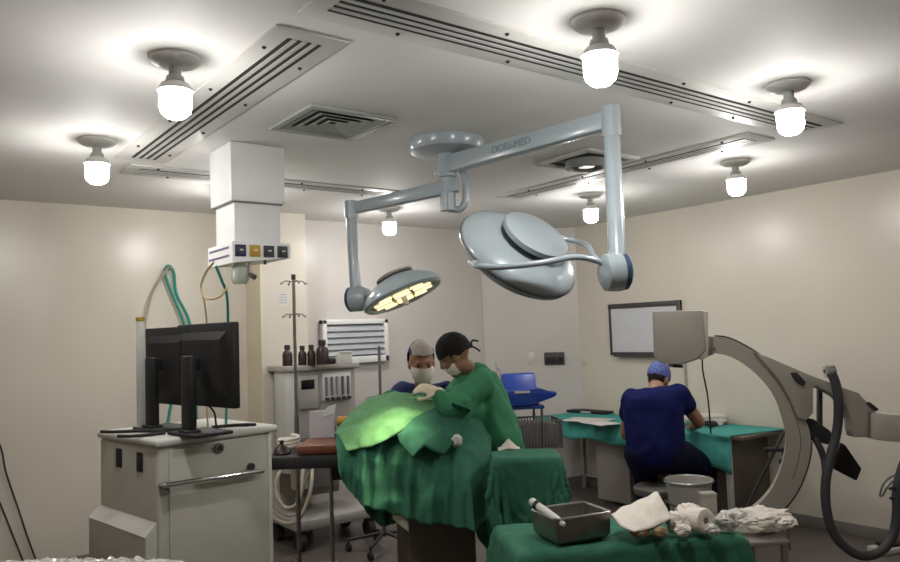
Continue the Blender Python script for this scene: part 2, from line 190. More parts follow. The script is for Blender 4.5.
M['bulbdome'] = mat('lit_bulb_dome_glass', (1, 1, 1), .3, emit=(1.0, .975, .945), estr=260)
M['tube'] = mat('lit_lamp_cell', (1, .9, .6), .3, emit=(1.0, .84, .52), estr=1.25)
M['lens'] = mat('lamp_lens_grey', (.34, .31, .22), .25)
M['louver'] = mat('louver_grey', (.40, .42, .44), .45)
M['louvershade'] = mat('louver_recess', (.16, .17, .18), .6)
M['castor'] = mat('castor_rubber', (.02, .02, .02), .7)

# ------------------------------------------------------------------ mesh helpers
def frame(c, x, y, z):
    return Matrix(((x.x, y.x, z.x, c.x), (x.y, y.y, z.y, c.y), (x.z, y.z, z.z, c.z), (0, 0, 0, 1)))
def axes(a):
    a = a.normalized(); t = V((0, 0, 1)) if abs(a.z) < .9 else V((1, 0, 0))
    x = t.cross(a).normalized(); return x, a.cross(x), a
def basis(c, z, x=None):
    z = z.normalized()
    if x is None: x, y, z = axes(z)
    else: x = (x - z*x.dot(z)).normalized(); y = z.cross(x)
    return frame(c, x, y, z)
def yawM(c, a): return Matrix.Translation(c) @ Matrix.Rotation(a, 4, 'Z')

class B:
    def __init__(self): self.bm = bmesh.new()
    def box(self, lo, hi, m=None, bev=0.0, seg=2):
        t = bmesh.new(); lo = V(lo); hi = V(hi)
        bmesh.ops.create_cube(t, size=1)
        for v in t.verts: v.co = V([(lo[i]+hi[i])/2 + v.co[i]*(hi[i]-lo[i]) for i in range(3)])
        if bev: bmesh.ops.bevel(t, geom=t.edges[:], offset=bev, segments=seg, profile=.5, affect='EDGES')
        return self.add(t, m)
    def add(self, t, m=None):
        if m is not None: t.transform(m)
        me = bpy.data.meshes.new('t'); t.to_mesh(me); t.free(); self.bm.from_mesh(me); bpy.data.meshes.remove(me)
        return self
    def hexa(self, p):          # 8 corners: bottom ring 4, top ring 4
        vs = [self.bm.verts.new(q) for q in p]
        for f in ((3,2,1,0),(4,5,6,7),(0,1,5,4),(1,2,6,5),(2,3,7,6),(3,0,4,7)): self.bm.faces.new([vs[i] for i in f])
        return self
    def lathe(self, prof, m, seg=32, cap=True):
        rows = []
        for r, h in prof:
            rows.append([self.bm.verts.new(m @ V((r*math.cos(2*PI*k/seg), r*math.sin(2*PI*k/seg), h))) for k in range(seg)])
        for a, b in zip(rows, rows[1:]):
            for k in range(seg): self.bm.faces.new((a[k], a[(k+1)%seg], b[(k+1)%seg], b[k]))
        if cap:
            if prof[0][0] > 1e-4: self.bm.faces.new(rows[0][::-1])
            if prof[-1][0] > 1e-4: self.bm.faces.new(rows[-1])
        return self
    def cyl(self, p, q, r, r2=None, seg=16):
        p = V(p); q = V(q); L = (q-p).length
        return self.lathe([(r, 0), (r if r2 is None else r2, L)], basis(p, q-p), seg)
    def tube(self, pts, r, seg=8, closed=False, smooth=0):
        pts = [V(p) for p in pts]
        if smooth: pts = spline(pts, smooth, closed)
        n = len(pts); rows = []; x = None
        for i in range(n):
            a = pts[(i+1) % n] if (closed or i < n-1) else pts[i]
            b = pts[i-1] if (closed or i > 0) else pts[i]
            d = (a-b).normalized()
            x = axes(d)[0] if x is None else (x - d*x.dot(d)).normalized()
            y = d.cross(x); rr = r(i/(n-1)) if callable(r) else r
            rows.append([self.bm.verts.new(pts[i] + (x*math.cos(2*PI*k/seg) + y*math.sin(2*PI*k/seg))*rr) for k in range(seg)])
        for i in range(n if closed else n-1):
            a, b = rows[i], rows[(i+1) % n]
            for k in range(seg): self.bm.faces.new((a[k], a[(k+1)%seg], b[(k+1)%seg], b[k]))
        if not closed: self.bm.faces.new(rows[0][::-1]); self.bm.faces.new(rows[-1])
        return self
    def prism(self, poly, ext, bev=0):
        t = bmesh.new(); ext = V(ext)
        a = [t.verts.new(V(p)) for p in poly]; b = [t.verts.new(V(p)+ext) for p in poly]
        n = len(a); t.faces.new(a[::-1]); t.faces.new(b)
        for i in range(n): t.faces.new((a[i], a[(i+1)%n], b[(i+1)%n], b[i]))
        bmesh.ops.recalc_face_normals(t, faces=t.faces[:])
        if bev: bmesh.ops.bevel(t, geom=t.edges[:], offset=bev, segments=2, profile=.5, affect='EDGES')
        return self.add(t)
    def grid(self, rows):
        vs = [[self.bm.verts.new(p) for p in r] for r in rows]
        for a, b in zip(vs, vs[1:]):
            for k in range(len(a)-1): self.bm.faces.new((a[k], a[k+1], b[k+1], b[k]))
        return self
    def ball(self, c, r, m=None, sub=2):
        t = bmesh.new(); bmesh.ops.create_icosphere(t, subdivisions=sub, radius=1)
        r = V((r, r, r)) if isinstance(r, (int, float)) else V(r)
        mm = Matrix.Translation(V(c)) @ (m.to_4x4() if m is not None else Matrix.Identity(4)) @ Matrix.Diagonal((r.x, r.y, r.z, 1))
        return self.add(t, mm)
    def caps(self, p, r, q, r2):
        p = V(p); q = V(q)
        self.ball(p, r); self.ball(q, r2)
        if (q-p).length > 1e-4: self.lathe([(r, 0), (r2, (q-p).length)], basis(p, q-p), 14)
        return self

def spline(P, n=8, closed=False):
    P = [V(p) for p in P]; out = []; N = len(P)
    for i in range(N if closed else N-1):
        p1, p2 = P[i], P[(i+1) % N]
        p0 = P[i-1] if (closed or i > 0) else p1*2-p2
        p3 = P[(i+2) % N] if (closed or i+2 < N) else p2*2-p1
        for k in range(n):
            t = k/n
            out.append(.5*((2*p1) + (p2-p0)*t + (2*p0-5*p1+4*p2-p3)*t*t + (-p0+3*p1-3*p2+p3)*t**3))
    if not closed: out.append(P[-1])
    return out
def loft(stations, n=10, m=8):        # list of control rows -> smooth grid of rows
    a = [spline(r, m) for r in stations]
    cols = [spline([r[k] for r in a], n) for k in range(len(a[0]))]
    return [[cols[k][i] for k in range(len(cols))] for i in range(len(cols[0]))]

def finish(bm, name, mt, ang=40, smooth=True, recalc=True):
    me = bpy.data.meshes.new(name)
    if recalc: bmesh.ops.recalc_face_normals(bm, faces=bm.faces[:])
    bm.to_mesh(me); bm.free()
    me.materials.append(M[mt] if isinstance(mt, str) else mt)
    if smooth:
        me.polygons.foreach_set('use_smooth', [True]*len(me.polygons))
        me.set_sharp_from_angle(angle=math.radians(ang))
    return me
ORG = {}
def part(name, b, mt, parent, label=None, **k):
    bm = b.bm if isinstance(b, B) else b
    bm.transform(Matrix.Translation(-ORG[parent.name]))
    o = bpy.data.objects.new(name, finish(bm, name, mt, **k)); COL.objects.link(o)
    o.parent = parent; ORG[o.name] = ORG[parent.name]
    if label: o['label'] = label
    return o
def thing(name, loc, label, cat, group=None):
    o = bpy.data.objects.new(name, None); COL.objects.link(o); o.location = loc; o.empty_display_size = .1
    ORG[o.name] = V(loc); o['label'] = label; o['category'] = cat
    if group: o['group'] = group
    return o
def solo(name, b, mt, label, cat, group=None, **k):
    bm = b.bm if isinstance(b, B) else b
    xs = [v.co for v in bm.verts]
    org = V(((min(v.x for v in xs)+max(v.x for v in xs))/2, (min(v.y for v in xs)+max(v.y for v in xs))/2, min(v.z for v in xs)))
    bm.transform(Matrix.Translation(-org))
    o = bpy.data.objects.new(name, finish(bm, name, mt, **k)); COL.objects.link(o); o.location = org
    ORG[o.name] = org; o['label'] = label; o['category'] = cat
    if group: o['group'] = group
    return o
def struct(name, b, mt, **k):
    o = bpy.data.objects.new(name, finish(b.bm, name, mt, **k)); COL.objects.link(o); o['kind'] = 'structure'; ORG[o.name] = V((0, 0, 0)); return o
def copy_tree(o, parent=None):
    c = o.copy(); COL.objects.link(c)
    if parent: c.parent = parent
    for ch in list(o.children): copy_tree(ch, c)
    return c
def solid(o, t=.004, off=0):
    md = o.modifiers.new('thickness', 'SOLIDIFY'); md.thickness = t; md.offset = off; return o
def nz(p, s=1.0): return noise.noise(V(p)*s)
def remesh(b, vox, smooth=6, fac=.5, wrinkle=None):
    me = bpy.data.meshes.new('r'); b.bm.to_mesh(me); b.bm.free()
    o = bpy.data.objects.new('r', me); COL.objects.link(o)
    md = o.modifiers.new('r', 'REMESH'); md.mode = 'VOXEL'; md.voxel_size = vox; md.use_smooth_shade = True
    if smooth: s = o.modifiers.new('s', 'SMOOTH'); s.factor = fac; s.iterations = smooth
    dg = bpy.context.evaluated_depsgraph_get(); dg.update()
    ev = o.evaluated_get(dg); m2 = ev.to_mesh()
    bm = bmesh.new(); bm.from_mesh(m2); ev.to_mesh_clear()
    bpy.data.objects.remove(o); bpy.data.meshes.remove(me)
    if wrinkle:
        bm.normal_update()
        for v in bm.verts: v.co += v.normal*wrinkle(v.co)
    r = B(); r.bm.free(); r.bm = bm; return r

# ------------------------------------------------------------------ room shell
H, XR, YL, XL, YF = 2.65, 5.787, 6.107, -1.0, -0.9
T = .12
struct('floor', B().box((XL-T, YF-T, -.1), (XR+T, YL+T, 0)), 'floor')
struct('ceiling', B().box((XL-T, YF-T, H), (XR+T, YL+T, H+.1)), 'ceil')
struct('wall_back', B().box((XL-T, YL, 0), (XR+T, YL+T, H)), 'wall')
struct('wall_right', B().box((XR, YF-T, 0), (XR+T, YL, H)), 'wall')
struct('wall_left', B().box((XL-T, YF-T, 0), (XL, YL, H)), 'walldim')
struct('wall_front', B().box((XL, YF-T, 0), (XR, YF, H)), 'walldim')
cA = onY(480, 280, YL); cB = onX(577, 280, XR)
struct('wall_corner', B().prism([(cA.x, YL, 0), (XR, YL, 0), (XR, cB.y, 0)], (0, 0, H)), 'wallcool', smooth=False)  # shade of the angled wall is put into this cooler, darker colour
pl, pr = onY(262, 300, YL-.3).x, onY(307, 300, YL-.3).x
struct('wall_pillar', B().box((pl, YL-.3, 0), (pr, YL, H)), 'wall')
struct('wall_pillar_side', B().box((pl-.012, YL-.3, 0), (pl, YL, H)), 'tan')
struct('wall_alcove', B().box((pr, YL-.02, 0), (cA.x, YL, H)), 'wallcool')
struct('baseboard_right', B().box((XR-.015, YF, 0), (XR, cB.y, .09), bev=.004), 'base')
struct('baseboard_back', B().box((XL, YL-.015, 0), (pl, YL, .09), bev=.004), 'base')
d = V((XR-cA.x, cB.y-YL, 0)).normalized(); nrm = V((d.y, -d.x, 0))
mm = frame(V((cA.x, YL, 0)), d, -nrm if nrm.y > 0 else nrm, ZA)
struct('baseboard_corner', B().box((0, -.0, 0), ((V((XR, cB.y, 0))-V((cA.x, YL, 0))).length, .015, .09), frame(V((cA.x, YL, 0)), d, V((-1, -1, 0)).normalized(), ZA)), 'base')

# ------------------------------------------------------------------ ceiling bulbs
def bulb_fixture(p, label):
    t = thing('ceiling_bulb', (p.x, p.y, H), label, 'ceiling light', 'bare bulbs on the ceiling')
    m = Matrix.Translation(V((p.x, p.y, 0)))
    part('flange', B().lathe([(.0, H), (.092, H), (.092, H-.012), (.075, H-.026), (.045, H-.034), (0, H-.034)], m, 36), 'offwhite', t)
    part('socket', B().lathe([(.022, H-.03), (.022, H-.066), (.03, H-.07), (.034, H-.088), (.03, H-.092), (0, H-.092)], m, 24), 'ventgrey', t)
    part('bulb_collar', B().lathe([(.026, H-.088), (.050, H-.100), (.063, H-.120), (.0635, H-.126), (.0, H-.127)], m, 24), 'offwhite', t)
    bl = part('bulb', B().lathe([(.0, H-.1275), (.053, H-.1275), (.057, H-.140), (.057, H-.182), (.0565, H-.186)], m, 20, cap=False), 'bulb', t, 'lit white bulb')
    part('bulb_dome', B().lathe([(.0565, H-.186), (.050, H-.208), (.032, H-.224), (0, H-.229)], m, 20, cap=False), 'bulbdome', bl)
    return t
b0 = bulb_fixture(onz(97, 140, H), 'lit bare bulb above the left wall, leftmost on the ceiling')
for (x, y), lab in (((175, 58), 'lit bare bulb left of the long slotted air vent, second bulb from the left'),
                    ((598, 20), 'lit bare bulb in front of the upper slotted vent, largest and nearest bulb'),
                    ((788, 84), 'lit bare bulb beside the far right end of the upper slotted vent, rightmost bulb'),
                    ((735, 161), 'lit bare bulb just above the right wall, between the rightmost bulb and the lamp tube'),
                    ((590, 194), 'small lit bare bulb beside the vertical lamp tube, below the square open vent'),
                    ((389, 208), 'small lit bare bulb above the back wall, between the two surgical lamp arms')):
    c = copy_tree(b0); p = onz(x, y, H); c.location = (p.x, p.y, H); c['label'] = lab
c = copy_tree(b0); c.location = (1.90, 4.98, H); c['label'] = 'lit bare bulb mostly hidden behind the white ceiling service column'

# ------------------------------------------------------------------ slotted air vents
def slot_vent(x0, y0, x1, y1, along, label, nscr):
    t = thing('slot_air_vent', ((x0+x1)/2, (y0+y1)/2, H), label, 'air vent', 'long slotted air vents in a ring on the ceiling')
    part('vent_frame', B().box((x0, y0, H-.008), (x1, y1, H-.0005), bev=.003), 'offwhite', t)
    L = (y1-y0) if along == 'y' else (x1-x0)
    for k in range(4):
        f = .30 + .135*k
        if along == 'y':
            cx = x0 + (x1-x0)*f; b = B().box((cx-.0085, y0+.07, H-.0095), (cx+.0085, y1-.07, H-.0079))
        else:
            cy = y0 + (y1-y0)*f; b = B().box((x0+.07, cy-.0085, H-.0095), (x1-.07, cy+.0085, H-.0079))
        part('slot', b, 'slot', t)
    if True:
        b = B()
        for k in range(3):
            f = .3675 + .135*k
            if along == 'y': b.box((x0+(x1-x0)*f-.008, y0+.07, H-.012), (x0+(x1-x0)*f+.008, y1-.07, H-.0079))
            else: b.box((x0+.07, y0+(y1-y0)*f-.008, H-.012), (x1-.07, y0+(y1-y0)*f+.008, H-.0079))
        part('louver_blades', b, 'alu', t)
    for k in range(nscr):
        f = (k+.35)/nscr
        for g in (.14, .86):
            q = (x0+(x1-x0)*g, y0+L*(f+(.06 if g > .5 else 0))) if along == 'y' else (x0+L*(f+(.06 if g > .5 else 0)), y0+(y1-y0)*g)
            part('screw', B().ball((q[0], q[1], H-.009), .009, sub=1), 'slot', t)
slot_vent(1.045, 2.28, 1.325, 4.44, 'y', 'long slotted air vent between the two left bulbs and the square vent', 4)
slot_vent(1.06, 1.875, 4.10, 2.155, 'x', 'longest slotted air vent, crossing the top of the ceiling behind the nearest bulb', 6)
slot_vent(3.82, 2.26, 4.10, 4.42, 'y', 'slotted air vent running behind the vertical lamp tube towards the right bulbs', 4)
slot_vent(1.17, 4.56, 3.05, 4.84, 'x', 'thin looking slotted air vent passing behind the white service column', 4)

# square vents
t = thing('square_air_vent', (1.76, 3.215, H), 'grey square louvred air vent between the left slotted vent and lamp canopy', 'air vent')
x0, x1, y0, y1 = 1.53, 1.99, 2.985, 3.445
fb = B()
for (a, b_, c_, d_) in ((x0, y0, x1, y0+.035), (x0, y1-.035, x1, y1), (x0, y0+.035, x0+.035, y1-.035), (x1-.035, y0+.035, x1, y1-.035)):
    fb.box((a, b_, H-.018), (c_, d_, H-.001), bev=.004)
part('vent_frame', fb, 'ventgrey', t)
part('vent_recess', B().box((x0+.03, y0+.03, H-.004), (x1-.03, y1-.03, H-.001)), 'slot', t)
for k in range(4):
    a0 = .045 + .045*k; a1 = a0+.032; bb = B()
    for sx, sy, ex, ey in ((0, 0, 1, 0), (1, 0, 1, 1), (1, 1, 0, 1), (0, 1, 0, 0)):
        W_ = x1-x0
        def cpt(u, v, ins, z): return V((x0 + ins + u*(W_-2*ins), y0 + ins + v*(W_-2*ins), z))
        p = [cpt(sx, sy, a0, H-.014), cpt(ex, ey, a0, H-.014), cpt(ex, ey, a1, H-.006), cpt(sx, sy, a1, H-.006)]
        bb.hexa([q for q in p] + [q+V((0, 0, .0015)) for q in p])
    part('louver_ring', bb, 'ventgrey', t, smooth=False)
t = thing('open_square_air_vent', (3.51, 3.17, H), 'open square air vent with round dark duct, behind the lamp arm', 'air vent')
x0, x1, y0, y1 = 3.28, 3.74, 2.94, 3.40
fb = B()
for (a, b_, c_, d_) in ((x0, y0, x1, y0+.04), (x0, y1-.04, x1, y1), (x0, y0+.04, x0+.04, y1-.04), (x1-.04, y0+.04, x1, y1-.04)):
    fb.box((a, b_, H-.02), (c_, d_, H-.001), bev=.004)
part('vent_frame', fb, 'offwhite', t)
part('vent_recess', B().box((x0+.035, y0+.035, H-.004), (x1-.035, y1-.035, H-.001)), 'slot', t)
part('duct_collar', B().lathe([(.13, H-.004), (.13, H-.05), (.105, H-.055), (.105, H-.02), (0, H-.02)], Matrix.Translation(V((3.53, 3.19, 0))), 28), 'ventgrey', t)
part('duct_cap', B().lathe([(.0, H-.045), (.05, H-.045), (.055, H-.03), (0, H-.02)], Matrix.Translation(V((3.53, 3.19, 0))), 20), 'offwhite', t)

# ------------------------------------------------------------------ service column
PX0, PX1, PY0, PY1 = 1.468, 1.77, 3.79, 4.10
zs = 2.335
t = thing('service_column', ((PX0+PX1)/2, (PY0+PY1)/2, H), 'white square medical gas column hanging from the ceiling with coloured outlet panel', 'gas column')
part('upper_cover', B().box((PX0, PY0, zs), (PX1, PY1, H-.001), bev=.004), 'white', t)
part('lower_shaft', B().box((PX0+.022, PY0+.02, 2.10), (PX1-.022, PY1-.02, zs-.004), bev=.003), 'white', t)
part('shadow_gap', B().box((PX0+.012, PY0+.012, zs-.007), (PX1-.012, PY1-.012, zs+.002)), 'machinedark', t)
hx0, hx1, hy0, hy1, hz0, hz1 = PX0-.01, PX1+.012, PY0-.03, PY1+.02, 2.025, 2.115
ob = part('outlet_box', B().hexa([(hx0, hy0, hz0-.02), (hx1, hy0, hz0+.012), (hx1, hy1, hz0+.012), (hx0, hy1, hz0-.02), (hx0, hy0, hz1), (hx1, hy0, hz1), (hx1, hy1, hz1), (hx0, hy1, hz1)]), 'white', t, smooth=False)
for k, (mt_, lb) in enumerate((('navy', 'navy blue gas outlet'), ('mustard', 'mustard yellow gas outlet'), ('charcoal', 'charcoal gas outlet'), ('charcoal', 'charcoal gas outlet'))):
    cx = hx0 + .042 + k*.078; cz = 2.068
    s = part('gas_outlet', B().box((cx-.029, hy0-.008, cz-.031), (cx+.029, hy0+.002, cz+.031), bev=.003), mt_, t, lb)
    part('outlet_socket', B().cyl((cx, hy0-.016, cz), (cx, hy0-.006, cz), .017, seg=20), 'charcoal' if mt_ != 'mustard' else 'orange', s)
    part('outlet_mark', B().box((cx-.008, hy0-.018, cz-.001), (cx+.010, hy0-.0155, cz+.006)), 'offwhite', s)
for zz in (2.088, 2.045):
    b = B(); yy = hy0+.05
    while yy < hy1-.03:
        w_ = random.choice((.012, .018, .022)); b.box((hx0-.0015, yy, zz-.006), (hx0+.001, yy+w_, zz+.006)); yy += w_+.006
    part('label_strip', b, 'redtext', t)
fm = Matrix.Translation(V((hx0+.07, hy0+.08, 0)))
fl = part('suction_jar', B().lathe([(0, 1.90), (.035, 1.90), (.045, 1.92), (.045, 1.985), (.03, 2.0), (.03, 2.012), (0, 2.012)], fm, 24), 'clear', t, 'cloudy suction jar')
part('jar_valve', B().cyl((hx0+.11, hy0+.04, 1.945), (hx0+.125, hy0+.015, 1.93), .014).cyl((hx0+.11, hy0+.05, 1.94), (hx0+.11, hy0+.05, 2.03), .006), 'dullsteel', t)
part('jar_bracket', B().box((hx0+.03, hy0+.04, 2.008), (hx0+.12, hy0+.13, 2.02)), 'chrome', t)
part('hook', B().cyl((hx0+.185, hy0+.02, 2.035), (hx0+.185, hy0+.02, 2.0), .007), 'charcoal', t)

# hoses from the column and on the wall
solo('gas_hose', B().tube([at(214, 262, 3.60), at(206, 272, 3.65), at(201, 287, 3.7), at(206, 298, 3.68), at(219, 297, 3.62), at(228, 287, 3.6)], .006, 8, smooth=8), 'yellowhose', 'pale yellow gas hose looping out left of the ceiling column', 'hose')
solo('yellow_drop_hose', B().tube([at(203, 295, 3.85), at(205, 306, 3.87), at(207, 330, 3.9), at(207, 400, 3.9), at(208, 428, 3.85)], .005, 8, smooth=6), 'yellowhose', 'thin pale hose dropping straight behind the right monitor', 'hose')
solo('green_drop_hose', B().tube([at(216, 266, 3.62), at(222, 281, 3.68), at(227, 296, 3.75), at(228, 330, 3.85), at(227, 390, 3.9), at(226, 424, 3.85)], .007, 8, smooth=6), 'greenhose', 'green gas hose dropping from the ceiling column behind the right monitor', 'hose')
hk = onY(167, 270, YL)
solo('wall_hook', B().cyl(hk, hk+V((0, -.09, 0)), .008).ball(hk+V((0, -.09, .005)), .013), 'dullsteel', 'small wall hook holding the looped green hoses', 'hook')
solo('green_hose_loop', B().tube([V((hk.x-.06, hk.y-.06, .015)), hk+V((-.02, -.05, -1.2)), hk+V((.13, -.06, -.62)), hk+V((.11, -.05, -.42)), hk+V((.01, -.05, -.16)), hk+V((-.03, -.05, -.02)), hk+V((0, -.05, .028)), hk+V((.035, -.06, -.03)), hk+V((.055, -.06, -.2)), hk+V((.17, -.06, -.5)), hk+V((.2, -.06, -1.2)), V((hk.x+.22, hk.y-.06, .015))], .012, 8, smooth=8), 'greenhose', 'green hose looped over the wall hook behind the monitors', 'hose')
solo('white_hose_loop', B().tube([hk+V((0, -.075, .022)), hk+V((-.06, -.07, -.06)), hk+V((-.15, -.06, -.25)), hk+V((-.2, -.06, -.6)), hk+V((-.2, -.06, -1.2)), V((hk.x-.2, hk.y-.06, .012))], .009, 8, smooth=8), 'creamhose', 'thin pale hose hanging left from the wall hook', 'hose')

# dark cables at the far left wall
solo('wall_cable', B().tube([onY(-12, 420, YL-.02), onY(1, 448, YL-.02), onY(6, 472, YL-.02), onY(17, 505, YL-.02), onY(33, 552, YL-.02), onY(45, 575, YL-.02), V((1.05, YL-.05, .02))], .006, 6, smooth=6), 'blackm', 'upper thin black cable hanging on the wall at far left', 'cable')
solo('wall_cable', B().tube([onY(-14, 470, YL-.02), onY(2, 508, YL-.02), onY(20, 553, YL-.02), onY(30, 575, YL-.02), V((.95, YL-.05, .02))], .006, 6, smooth=6), 'blackm', 'lower thin black cable hanging on the wall at far left', 'cable')

# ------------------------------------------------------------------ surgical light
cc = onz(446, 141, H); cc.z = 0
t = thing('surgical_light', (cc.x, cc.y, H), 'double blue grey surgical light hanging from the ceiling canopy, one head lit yellow', 'surgical lamp')
mc = Matrix.Translation(cc)
part('canopy', B().lathe([(0, H-.001), (.205, H-.001), (.205, H-.045), (.195, H-.06), (.12, H-.075), (0, H-.075)], mc, 48), 'bluegrey', t)
part('hub', B().lathe([(.05, H-.074), (.05, H-.20), (.036, H-.205), (.036, H-.285), (.044, H-.29), (.044, H-.385), (0, H-.39)], mc, 28), 'bluegrey', t)
zA = 2.515
e1 = onz(611, 120, zA); hub1 = V((cc.x, cc.y, zA))
dv = (e1-hub1).normalized(); sd = dv.cross(ZA).normalized()
def beam(p, q, w0, h0, w1, h1, bev=.01):
    d = (q-p).normalized(); s = d.cross(ZA).normalized(); u = s.cross(d)
    b = B(); pts = []
    for c, w_, h_ in ((p, w0, h0), (q, w1, h1)):
        pts += [c - s*w_ - u*h_, c + s*w_ - u*h_, c + s*w_ + u*h_, c - s*w_ + u*h_]
    b.hexa(pts); bmesh.ops.recalc_face_normals(b.bm, faces=b.bm.faces[:])
    if bev: bmesh.ops.bevel(b.bm, geom=b.bm.edges[:], offset=bev, segments=2, profile=.5, affect='EDGES')
    return b
a1 = part('upper_arm', beam(hub1-dv*.07, e1, .035, .048, .032, .04), 'bluegrey', t)
# maker's lettering along the arm's side
fc = bpy.data.curves.new('txt', 'FONT'); fc.body = 'DORI-MED'; fc.size = .055; fc.extrude = .0008; fc.align_x = 'CENTER'; fc.align_y = 'CENTER'
fo = bpy.data.objects.new('txt', fc); COL.objects.link(fo)
dg = bpy.context.evaluated_depsgraph_get(); dg.update()
bmt = bmesh.new(); mt_ = fo.evaluated_get(dg).to_mesh(); bmt.from_mesh(mt_); fo.evaluated_get(dg).to_mesh_clear(); bpy.data.objects.remove(fo)
tc_ = hub1 + dv*((e1-hub1).length*.47)
sgn = 1 if sd.dot(CAM-tc_) > 0 else -1
bmt.transform(frame(tc_ + sd*sgn*.0352, dv if sgn*dv.cross(ZA).dot(sd) > 0 else -dv, ZA, sd*sgn))
part('arm_lettering', bmt, 'tealink', t, smooth=False)
part('arm_joint', B().cyl(e1+V((0, 0, -.075)), e1+V((0, 0, .06)), .043, seg=28), 'bluegrey', t)
j1 = at(618, 272, 3.06); jt = e1 + V((0, 0, -.07))
part('drop_tube', B().cyl(jt, j1+V((0, 0, .04)), .036, .036, 24), 'bluegrey', t)
jx = cvec(1, .05, -.15)
pb = B().lathe([(0, -.05), (.05, -.05), (.075, -.035), (.078, 0), (.078, .03), (0, .03)], basis(j1-jx*.02, jx), 32)
part('pivot_joint', pb, 'bluegrey', t)
part('pivot_band', B().lathe([(0, .03), (.074, .03), (.074, .052), (.06, .062), (0, .062)], basis(j1-jx*.02, jx), 32), 'bluedark', t, 'dark blue pivot cover')
# big head, seen from its back
n1 = cvec(.42, .74, .52); c1 = at(519, 252, 3.2)
m1 = basis(c1, n1)
hd = part('lamp_head', B().lathe([(0, -.06), (.20, -.06), (.235, -.055), (.262, -.035), (.270, -.01), (.264, .008), (.245, .030), (.19, .05), (.135, .06), (0, .06)], m1, 64), 'bluegrey', t)
part('head_seam', B().lathe([(.2715, -.014), (.2725, -.010), (.2715, -.006)], m1, 64, cap=False), 'machinedark', hd)
m1d = basis(c1 + m1.to_3x3() @ V((0, 0, 0)) + cvec(.35, .1, 0)*.035, n1)
part('head_cap', B().lathe([(.0, .055), (.138, .055), (.138, .066), (.146, .066), (.146, .088), (.135, .094), (0, .094)], m1d, 48), 'bluegrey', hd)
part('cap_gap', B().lathe([(.141, .056), (.1425, .0655)], m1d, 48, cap=False), 'slot', hd)
part('head_lens', B().lathe([(0, -.066), (.19, -.066), (.195, -.0595), (0, -.0595)], m1, 48), 'lens', hd)
part('yoke', B().tube([at(474, 263, 3.02), at(478, 266, 2.96), at(500, 267, 2.93), at(540, 263, 2.93), at(575, 257, 2.97), at(600, 262, 3.05), at(612, 270, 3.06)], .0125, 10, smooth=6)
     .tube([at(558, 238, 3.38), at(575, 241, 3.36), at(588, 246, 3.25), at(593, 255, 3.1), at(604, 266, 3.06)], .0115, 10, smooth=6).cyl(at(470, 262, 3.1), at(479, 265, 2.95), .014), 'bluegrey', t)
# second, lit head
zB = 2.31
e2 = onz(351, 209, zB); hub2 = V((cc.x, cc.y, zB+.085))
part('lower_arm', beam(hub2+(hub2-e2).normalized()*.06, e2, .03, .04, .026, .032), 'bluegrey', t)
part('hub_bracket', B().tube([V((cc.x+.05, cc.y-.02, 2.52)), V((cc.x+.085, cc.y-.045, 2.45)), V((cc.x+.085, cc.y-.045, 2.33)), V((cc.x+.06, cc.y-.03, 2.275)), V((cc.x, cc.y, 2.275))], .02, 10, smooth=5), 'bluegrey', t)
part('arm_joint', B().cyl(e2+V((0, 0, -.05)), e2+V((0, 0, .045)), .038, seg=24), 'bluegrey', t)
j2 = at(356, 299, 4.13)
part('drop_tube', B().cyl(e2+V((0, 0, -.045)), j2+V((0, 0, .04)), .031, .031, 20), 'bluegrey', t)
jx2 = cvec(1, .1, .35)
part('pivot_joint', B().lathe([(0, -.02), (.068, -.02), (.07, .03), (.055, .07), (0, .075)], basis(j2, jx2), 28), 'bluegrey', t)
part('pivot_band', B().lathe([(0, -.045), (.055, -.045), (.068, -.035), (.068, -.0195), (0, -.0195)], basis(j2, jx2), 28), 'bluedark', t, 'dark blue pivot cover')
n2 = cvec(.40, -.88, .20); c2 = at(402, 293, 4.08)
m2 = basis(c2, n2, cvec(1, .4, 0))
m2 = m2 @ Matrix.Scale(.91, 4)
hd = part('lamp_head', B().lathe([(0, -.10), (.10, -.10), (.16, -.075), (.22, -.035), (.245, 0), (.248, .018), (.236, .03), (.21, .03), (.205, .012), (0, .012)], m2, 56), 'bluegrey', t, 'lit lamp head facing down')
part('head_cap', B().lathe([(0, -.125), (.10, -.125), (.115, -.118), (.115, -.104), (0, -.102)], m2, 40), 'machinedark', hd)
part('head_lens', B().lathe([(0, .0125), (.204, .0125), (.204, .019), (0, .019)], m2, 48), 'lens', hd)
for iy in (-.115, -.045, .045, .115):
    for x_, hw in ((-.125, .055), (0, .05), (.125, .055)):
        if abs(iy) > .1 and x_ != 0: x_ *= .78; hw = .04
        part('lamp_cell', B().box((x_-hw, iy-.017, .0195), (x_+hw, iy+.017, .029), m2, bev=.006), 'tube', hd, 'glowing yellow lamp cell')
part('head_handle', B().cyl(c2+n2*.02, c2+n2*.07, .015), 'offwhite', hd)
ld = bpy.data.lights.new('surgical_spot', 'SPOT'); ld.energy = 100; ld.color = (1.0, .90, .58); ld.spot_size = math.radians(34); ld.spot_blend = .9; ld.shadow_soft_size = .14
lo = bpy.data.objects.new('surgical_spot', ld); COL.objects.link(lo); lo.location = c2 + n2*.14
lo.rotation_euler = (at(388, 446, 4.0)-lo.location).to_track_quat('-Z', 'Y').to_euler()



